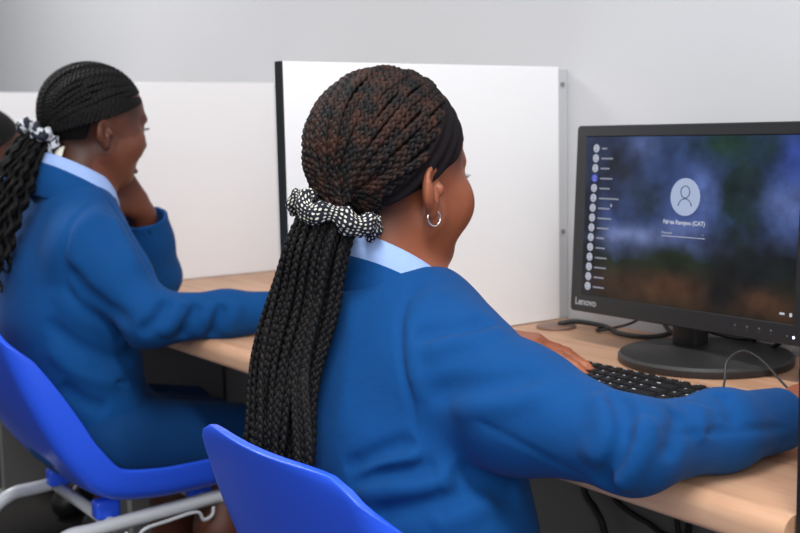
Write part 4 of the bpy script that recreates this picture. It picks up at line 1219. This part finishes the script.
# --- near girl
near = dict(name='near', pelvis=(-0.965, 0.69), HC=(-1.0815, 0.760, 1.003), turn=(15, 4, 0), scale=1.0, neck=(-1.068, 0.748, 0.880),
    SR=(-0.950, 0.742, 0.814), bulgeR=(0.008, 0, -0.014), SL=(-1.172, 0.745, 0.828), ER=(-0.708, 0.760, 0.776), WR=(-0.709, 0.985, 0.765), EL=(-1.310, 0.86, 0.790), WL=(-1.213, 0.955, 0.782),
    neckR=(-1.025, 0.748, 0.856), neckL=(-1.105, 0.748, 0.856),
    HR=dict(wrist=(-0.716, 1.025, 0.768), fdir=(-0.12, 1, -0.06), up=(0, 0, 1), side=-1, curl=(12, 16, 12)),
    HL=dict(wrist=(-1.190, 0.972, 0.780), fdir=(0.80, 0.55, -0.03), up=(0.12, 0.1, 1), side=1, curl=(12, 16, 12), scale=0.97),
    torso=[(0.902, -1.066, 0.745, 0.084, 0.082, 4), (0.865, -1.062, 0.744, 0.116, 0.092, 4), (0.82, -1.052, 0.737, 0.148, 0.100, 4), (0.74, -1.032, 0.724, 0.152, 0.108, 4), (0.65, -0.990, 0.718, 0.152, 0.106, 4), (0.56, -0.975, 0.722, 0.150, 0.108, 4), (0.48, -0.965, 0.725, 0.146, 0.108, 4)],
    sleeve=[0.066, 0.062, 0.040, 0.036, 0.032], hem=0.50,
    legR=[(-0.89, 0.73, 0.530), (-0.89, 1.03, 0.435), (-0.88, 0.86, 0.085), (-0.88, 1.00, 0.035)], legL=[(-1.04, 0.73, 0.530), (-1.05, 1.03, 0.435), (-1.06, 0.88, 0.085), (-1.06, 1.02, 0.035)],
    lo=(-1.5, 0.48, 0.0), hi=(-0.55, 1.30, 1.2), skin=M['skin_warm'], ridges=RIDGES_NEAR, hz=0.0036)
person(near)
tag(near['root'], 'person with long black braids in a dotted scrunchie, blue blazer, reaching over the near desk', 'person')

def finish_near(D):
    HC, Rh, sc, root = D['HCw'], D['Rh'], D['scale'], D['root']
    toW = D['toW']
    P2p, P2n = (0, 0.024, 0.122), norm(A(0, -0.150, 0.105))
    G = (A(-1.046, 0.657, 0.986) - HC) @ Rh / sc
    cp = scalp_cap(D, (0, 0.032, 0.122), (0, -0.150, 0.105))
    qb = hair_cap_braids(HC, Rh, sc, P2p, P2n, G, 36, 0.0126, spread=122, lift=0.009, bundle=0.032, pitch=2.7)
    qb.build('crown_braids', M['hair_crown'], cp)
    # headband
    sk0 = ell(SKULL_C, SKULL_R * 1.075 + A(0.001, 0.001, 0.001)); sk1 = ell(SKULL_C, SKULL_R * 1.0)
    pf = plane((0, 0.089, 0.078), (0, -0.112, 0.172)); pr = plane((0, 0.020, 0.122), (0, 0.152, -0.102))
    pf2 = plane((0, 0.090, 0.075), (0, -0.115, 0.18))
    def bandf(P):
        L = ((P - HC) @ Rh) / sc
        d = sk0(L) - 0.0016 * np.sin(L[:, 2] * 260 - L[:, 1] * 330)
        d = smax(d, -sk1(L), 0.002)
        d = smax(d, -pf2(L), 0.005)
        d = smax(d, -pr(L), 0.005)
        return d * sc
    V, F = surfnet(bandf, HC - 0.16, HC + 0.16, 0.0024)
    mesh_obj('headband', V, F, M['band'], root, True, True)
    Gw = toW(G)
    tail = [Gw, Gw + A(-0.010, -0.018, -0.045), A(-1.070, 0.630, 0.890), A(-1.080, 0.608, 0.81), A(-1.067, 0.589, 0.73), A(-1.060, 0.576, 0.665)]
    ponytail(tail, [0.036, 0.048, 0.061, 0.071, 0.073, 0.068], [0.028, 0.030, 0.026, 0.022, 0.018, 0.014], 70, 0.0096, (0.84, 1.0), (-0.1, -1, 0.1), seed=3, pitch=2.8).build('ponytail', M['hair_black'], cp)
    scrunchie('scrunchie', Gw + A(0.003, 0.001, -0.006), A(-0.20, -0.26, -0.95), 0.043, 0.0092, M['dots'], root, ruff=5, uvs=(56, 16))
    # earrings
    for s in (-1, 1):
        c = toW((s * 0.0752, -0.017, -0.034)); a = np.linspace(0, 2 * np.pi, 41)[:-1]
        ax = norm(Rh @ A(0.25 * s, 1, 0)); up = A(0, 0, 1)
        MB().tube(np.array([c + 0.0088 * (math.cos(q) * ax + math.sin(q) * up) for q in a]), 0.0011, 8, closed=True).build('earring', M['silver'], root, True, True)
    n = A(*D['neck'])
    collar_band('shirt_collar', n + A(0.0, 0.004, 0.03), lambda t: (0.057, 0.060, 0.032 - 0.045 * (1 - math.cos(R_(t))) * 0.5), lambda t: (0.070, 0.072, -0.006 - 0.062 * (1 - math.cos(R_(t))) * 0.5), M['shirt'], root, -160, 160, yaw=4, tilt=-14)
    collar_band('blazer_collar', n + A(0.0, 0.004, 0.012), lambda t: (0.067, 0.069, 0.027 - 0.058 * (1 - math.cos(R_(t))) * 0.5), lambda t: (0.086, 0.080, -0.020 - 0.060 * (1 - math.cos(R_(t))) * 0.5), M['blazer'], root, -140, 140, yaw=4, tilt=-14)
finish_near(near)

# --- second girl
far = dict(name='far', pelvis=(-1.97, 0.665), HC=(-1.996, 0.757, 1.074), turn=(7, 6, 0), scale=0.92, recede=0.13, neck=(-1.995, 0.712, 0.965),
    SR=(-1.872, 0.690, 0.878), SL=(-2.115, 0.700, 0.880), ER=(-1.755, 0.742, 0.768), WR=(-1.680, 0.955, 0.767), EL=(-2.120, 0.912, 0.790), WL=(-2.082, 0.874, 0.916),
    neckR=(-1.960, 0.705, 0.940), neckL=(-2.030, 0.705, 0.940),
    HR=dict(wrist=(-1.675, 0.985, 0.767), fdir=(-0.1, 1, -0.08), up=(0, 0, 1), side=-1),
    HL=dict(wrist=(-2.074, 0.862, 0.932), fdir=(0.30, -0.62, 0.66), up=(-0.85, 0.25, -0.20), side=1, curl=(25, 40, 30), scale=0.95),
    torso=[(0.955, -1.995, 0.708, 0.070, 0.062, 2), (0.915, -1.993, 0.702, 0.118, 0.082, 2), (0.86, -1.990, 0.690, 0.152, 0.102, 2), (0.76, -1.98, 0.680, 0.156, 0.110, 1), (0.65, -1.972, 0.690, 0.148, 0.106, 0), (0.56, -1.97, 0.705, 0.150, 0.106, 0), (0.48, -1.97, 0.712, 0.146, 0.104, 0)],
    sleeve=[0.066, 0.058, 0.044, 0.037, 0.034], sleeveL=[0.066, 0.056, 0.046, 0.045, 0.047], hem=0.50,
    legR=[(-1.89, 0.715, 0.535), (-1.88, 0.955, 0.505), (-1.84, 0.87, 0.085), (-1.84, 1.01, 0.035)], legL=[(-2.05, 0.715, 0.535), (-2.07, 0.955, 0.505), (-2.10, 0.89, 0.085), (-2.10, 1.03, 0.035)],
    lo=(-2.35, 0.46, 0.0), hi=(-1.55, 1.30, 1.26), skin=M['skin_deep'], ridges=RIDGES_FAR, hb=0.0036, hz=0.0045, nape=(0.005, 0.040))
person(far)
tag(far['root'], 'person in a blue blazer resting her chin on her raised hand', 'person')

def finish_far(D):
    HC, Rh, sc, root = D['HCw'], D['Rh'], D['scale'], D['root']
    toW = D['toW']
    G = (A(-2.0, 0.662, 1.076) - HC) @ Rh / sc
    pp, pn = (0, 0.083, 0.074), (0, -0.072, 0.168)
    cp = scalp_cap(D, (0, 0.074, 0.076), pn, 1.02, nape=(-0.045, -0.030))
    qb = hair_cap_braids(HC, Rh, sc, pp, pn, G, 28, 0.0122, spread=92, lift=0.008, bundle=0.022, pitch=2.6)
    hairline_rows(qb, HC, Rh, sc, pp, pn, G, 7, 0.0115, 22, 62, pitch=2.6)
    qb.build('crown_braids', M['hair_black'], cp)
    Gw = toW(G)
    tail = [Gw, Gw + A(0.0, -0.030, -0.035), A(-2.0, 0.600, 0.985), A(-2.0, 0.565, 0.90), A(-2.0, 0.550, 0.80)]
    ponytail(tail, [0.026, 0.036, 0.046, 0.050, 0.045], [0.024, 0.028, 0.030, 0.026, 0.02], 44, 0.0075, (0.85, 1.0), (0.3, -1, 0.1), seed=5, curl=0.006).build('ponytail', M['hair_black'], cp)
    sq = scrunchie('scrunchie', Gw + A(0, -0.006, -0.004), A(-0.05, -0.55, -0.80), 0.033, 0.0095, M['swirl'], root, ruff=5)
    tg = MB(); p = [Gw + A(0.030, 0.020, -0.026), Gw + A(0.033, 0.012, -0.046), Gw + A(0.026, 0.000, -0.068)]
    V = []
    for q in p:
        V += [q - A(0.004, 0.006, 0.002), q + A(0.004, 0.006, 0.002)]
    tg.add(V, [(0, 1, 3, 2), (2, 3, 5, 4)])
    to = tg.build('ribbon_tag', M['tagc'], sq, True, True); md = to.modifiers.new('t', 'SOLIDIFY'); md.thickness = 0.0015
    n = A(*D['neck'])
    collar_band('shirt_collar', n + A(0.0, 0.004, 0.03), lambda t: (0.056, 0.058, 0.034 - 0.030 * (1 - math.cos(R_(t))) * 0.5), lambda t: (0.070, 0.072, -0.010 - 0.046 * (1 - math.cos(R_(t))) * 0.5), M['shirt'], root, -158, 158, yaw=2, tilt=-14)
    collar_band('blazer_collar', n + A(0.0, 0.004, 0.012), lambda t: (0.066, 0.068, 0.034 - 0.042 * (1 - math.cos(R_(t))) * 0.5), lambda t: (0.088, 0.080, -0.030 - 0.050 * (1 - math.cos(R_(t))) * 0.5), M['blazer'], root, -140, 140, yaw=2, tilt=-14)
finish_far(far)

# --- third person, mostly hidden behind the second girl
third = dict(name='third', pelvis=(-2.97, 0.80), HC=(-2.965, 0.835, 1.020), turn=(0, 4, 0), scale=0.97, neck=(-2.965, 0.825, 0.93),
    SR=(-2.81, 0.865, 0.885), SL=(-3.11, 0.865, 0.885), ER=(-2.76, 0.93, 0.785), WR=(-2.80, 1.13, 0.775), EL=(-3.16, 0.93, 0.785), WL=(-3.10, 1.13, 0.775),
    neckR=(-2.915, 0.885, 0.955), neckL=(-3.005, 0.885, 0.955),
    HR=dict(wrist=(-2.805, 1.155, 0.772), fdir=(-0.15, 1, -0.05), up=(0, 0, 1), side=-1),
    HL=dict(wrist=(-3.095, 1.155, 0.772), fdir=(0.15, 1, -0.05), up=(0, 0, 1), side=1),
    torso=[(0.965, -2.96, 0.885, 0.085, 0.065, 0), (0.92, -2.96, 0.875, 0.135, 0.088, 0), (0.86, -2.96, 0.86, 0.182, 0.108, 0), (0.76, -2.965, 0.84, 0.178, 0.118, 0), (0.65, -2.97, 0.815, 0.168, 0.120, 0), (0.56, -2.97, 0.80, 0.178, 0.130, 0), (0.46, -2.97, 0.80, 0.195, 0.140, 0)],
    sleeve=[0.076, 0.067, 0.056, 0.050, 0.041], hem=0.50,
    legR=[(-2.88, 0.82, 0.535), (-2.87, 1.14, 0.520), (-2.86, 1.06, 0.085), (-2.86, 1.20, 0.035)], legL=[(-3.06, 0.82, 0.535), (-3.09, 1.14, 0.520), (-3.10, 1.06, 0.085), (-3.10, 1.20, 0.035)],
    lo=(-3.35, 0.60, 0.0), hi=(-2.60, 1.40, 1.26), skin=M['skin_deep'], ridges=[], hb=0.0055, hz=0.0075)
person(third)
tag(third['root'], 'person with short dark hair at the left edge, mostly hidden behind the second girl\'s hair', 'person')
scalp_cap(third, (0, 0.080, 0.078), (0, -0.11, 0.15), 1.09, 'hair', 'hair_black', (0.005, -0.095))

# ------------------------------------------------------------------ light
w = bpy.data.worlds.new('daylight'); bpy.context.scene.world = w; w.use_nodes = True
w.node_tree.nodes['Background'].inputs['Color'].default_value = (0.93, 0.96, 1.0, 1)
w.node_tree.nodes['Background'].inputs['Strength'].default_value = 0.27
def lamp(name, loc, size, power, target=None, col=(1, 1, 1)):
    l = bpy.data.lights.new(name, 'AREA'); l.shape = 'RECTANGLE'; l.size, l.size_y = size; l.energy = power; l.color = col
    o = bpy.data.objects.new(name, l); C.objects.link(o); o.location = loc
    if target is not None:
        o.rotation_euler = (Vector(target) - Vector(loc)).to_track_quat('-Z', 'Y').to_euler()
    return o
for x, p in ((0.0, 45), (-1.6, 7), (-3.4, 48)):
    r = empty('ceiling_light', (x, 0.15, 2.7))
    MB().box((-0.62, -0.16, -0.045), (0.62, 0.16, -0.001), 0.005).build('housing', M['white'], r, False)
    e = mat('lamp_diffuser', (0.9, 0.9, 0.9), emit=(1, 0.99, 0.97), estr=3.0)
    MB().box((-0.60, -0.14, -0.05), (0.60, 0.14, -0.0455)).build('diffuser', e, r, False)
    lamp('ceiling_lamp', (x, 0.15, 2.62), (1.2, 0.28), p)
    tag(r, ['white ceiling light above the camera end of the row', 'white ceiling light above the middle booth', 'white ceiling light above the farthest booth'][[0.0, -1.6, -3.4].index(x)], 'ceiling light', 'ceiling lights over the desk row')
lamp('window_light', (1.6, -0.6, 1.8), (2.2, 1.6), 38, (-1.2, 0.9, 0.9), (0.96, 0.98, 1.0))
lamp('rear_fill_light', (-0.1, -1.7, 1.5), (2.0, 1.4), 19, (-0.9, 0.6, 0.8), (0.97, 0.985, 1.0))  # unseen fill added behind the camera to brighten the chair backs

sc_ = bpy.context.scene
sc_.view_settings.view_transform = 'Standard'
sc_.view_settings.look = 'None'
sc_.view_settings.gamma = 1.0
sc_.view_settings.use_curve_mapping = False
sc_.view_settings.exposure = 0.05
print('script time', round(time.time() - T0, 1))
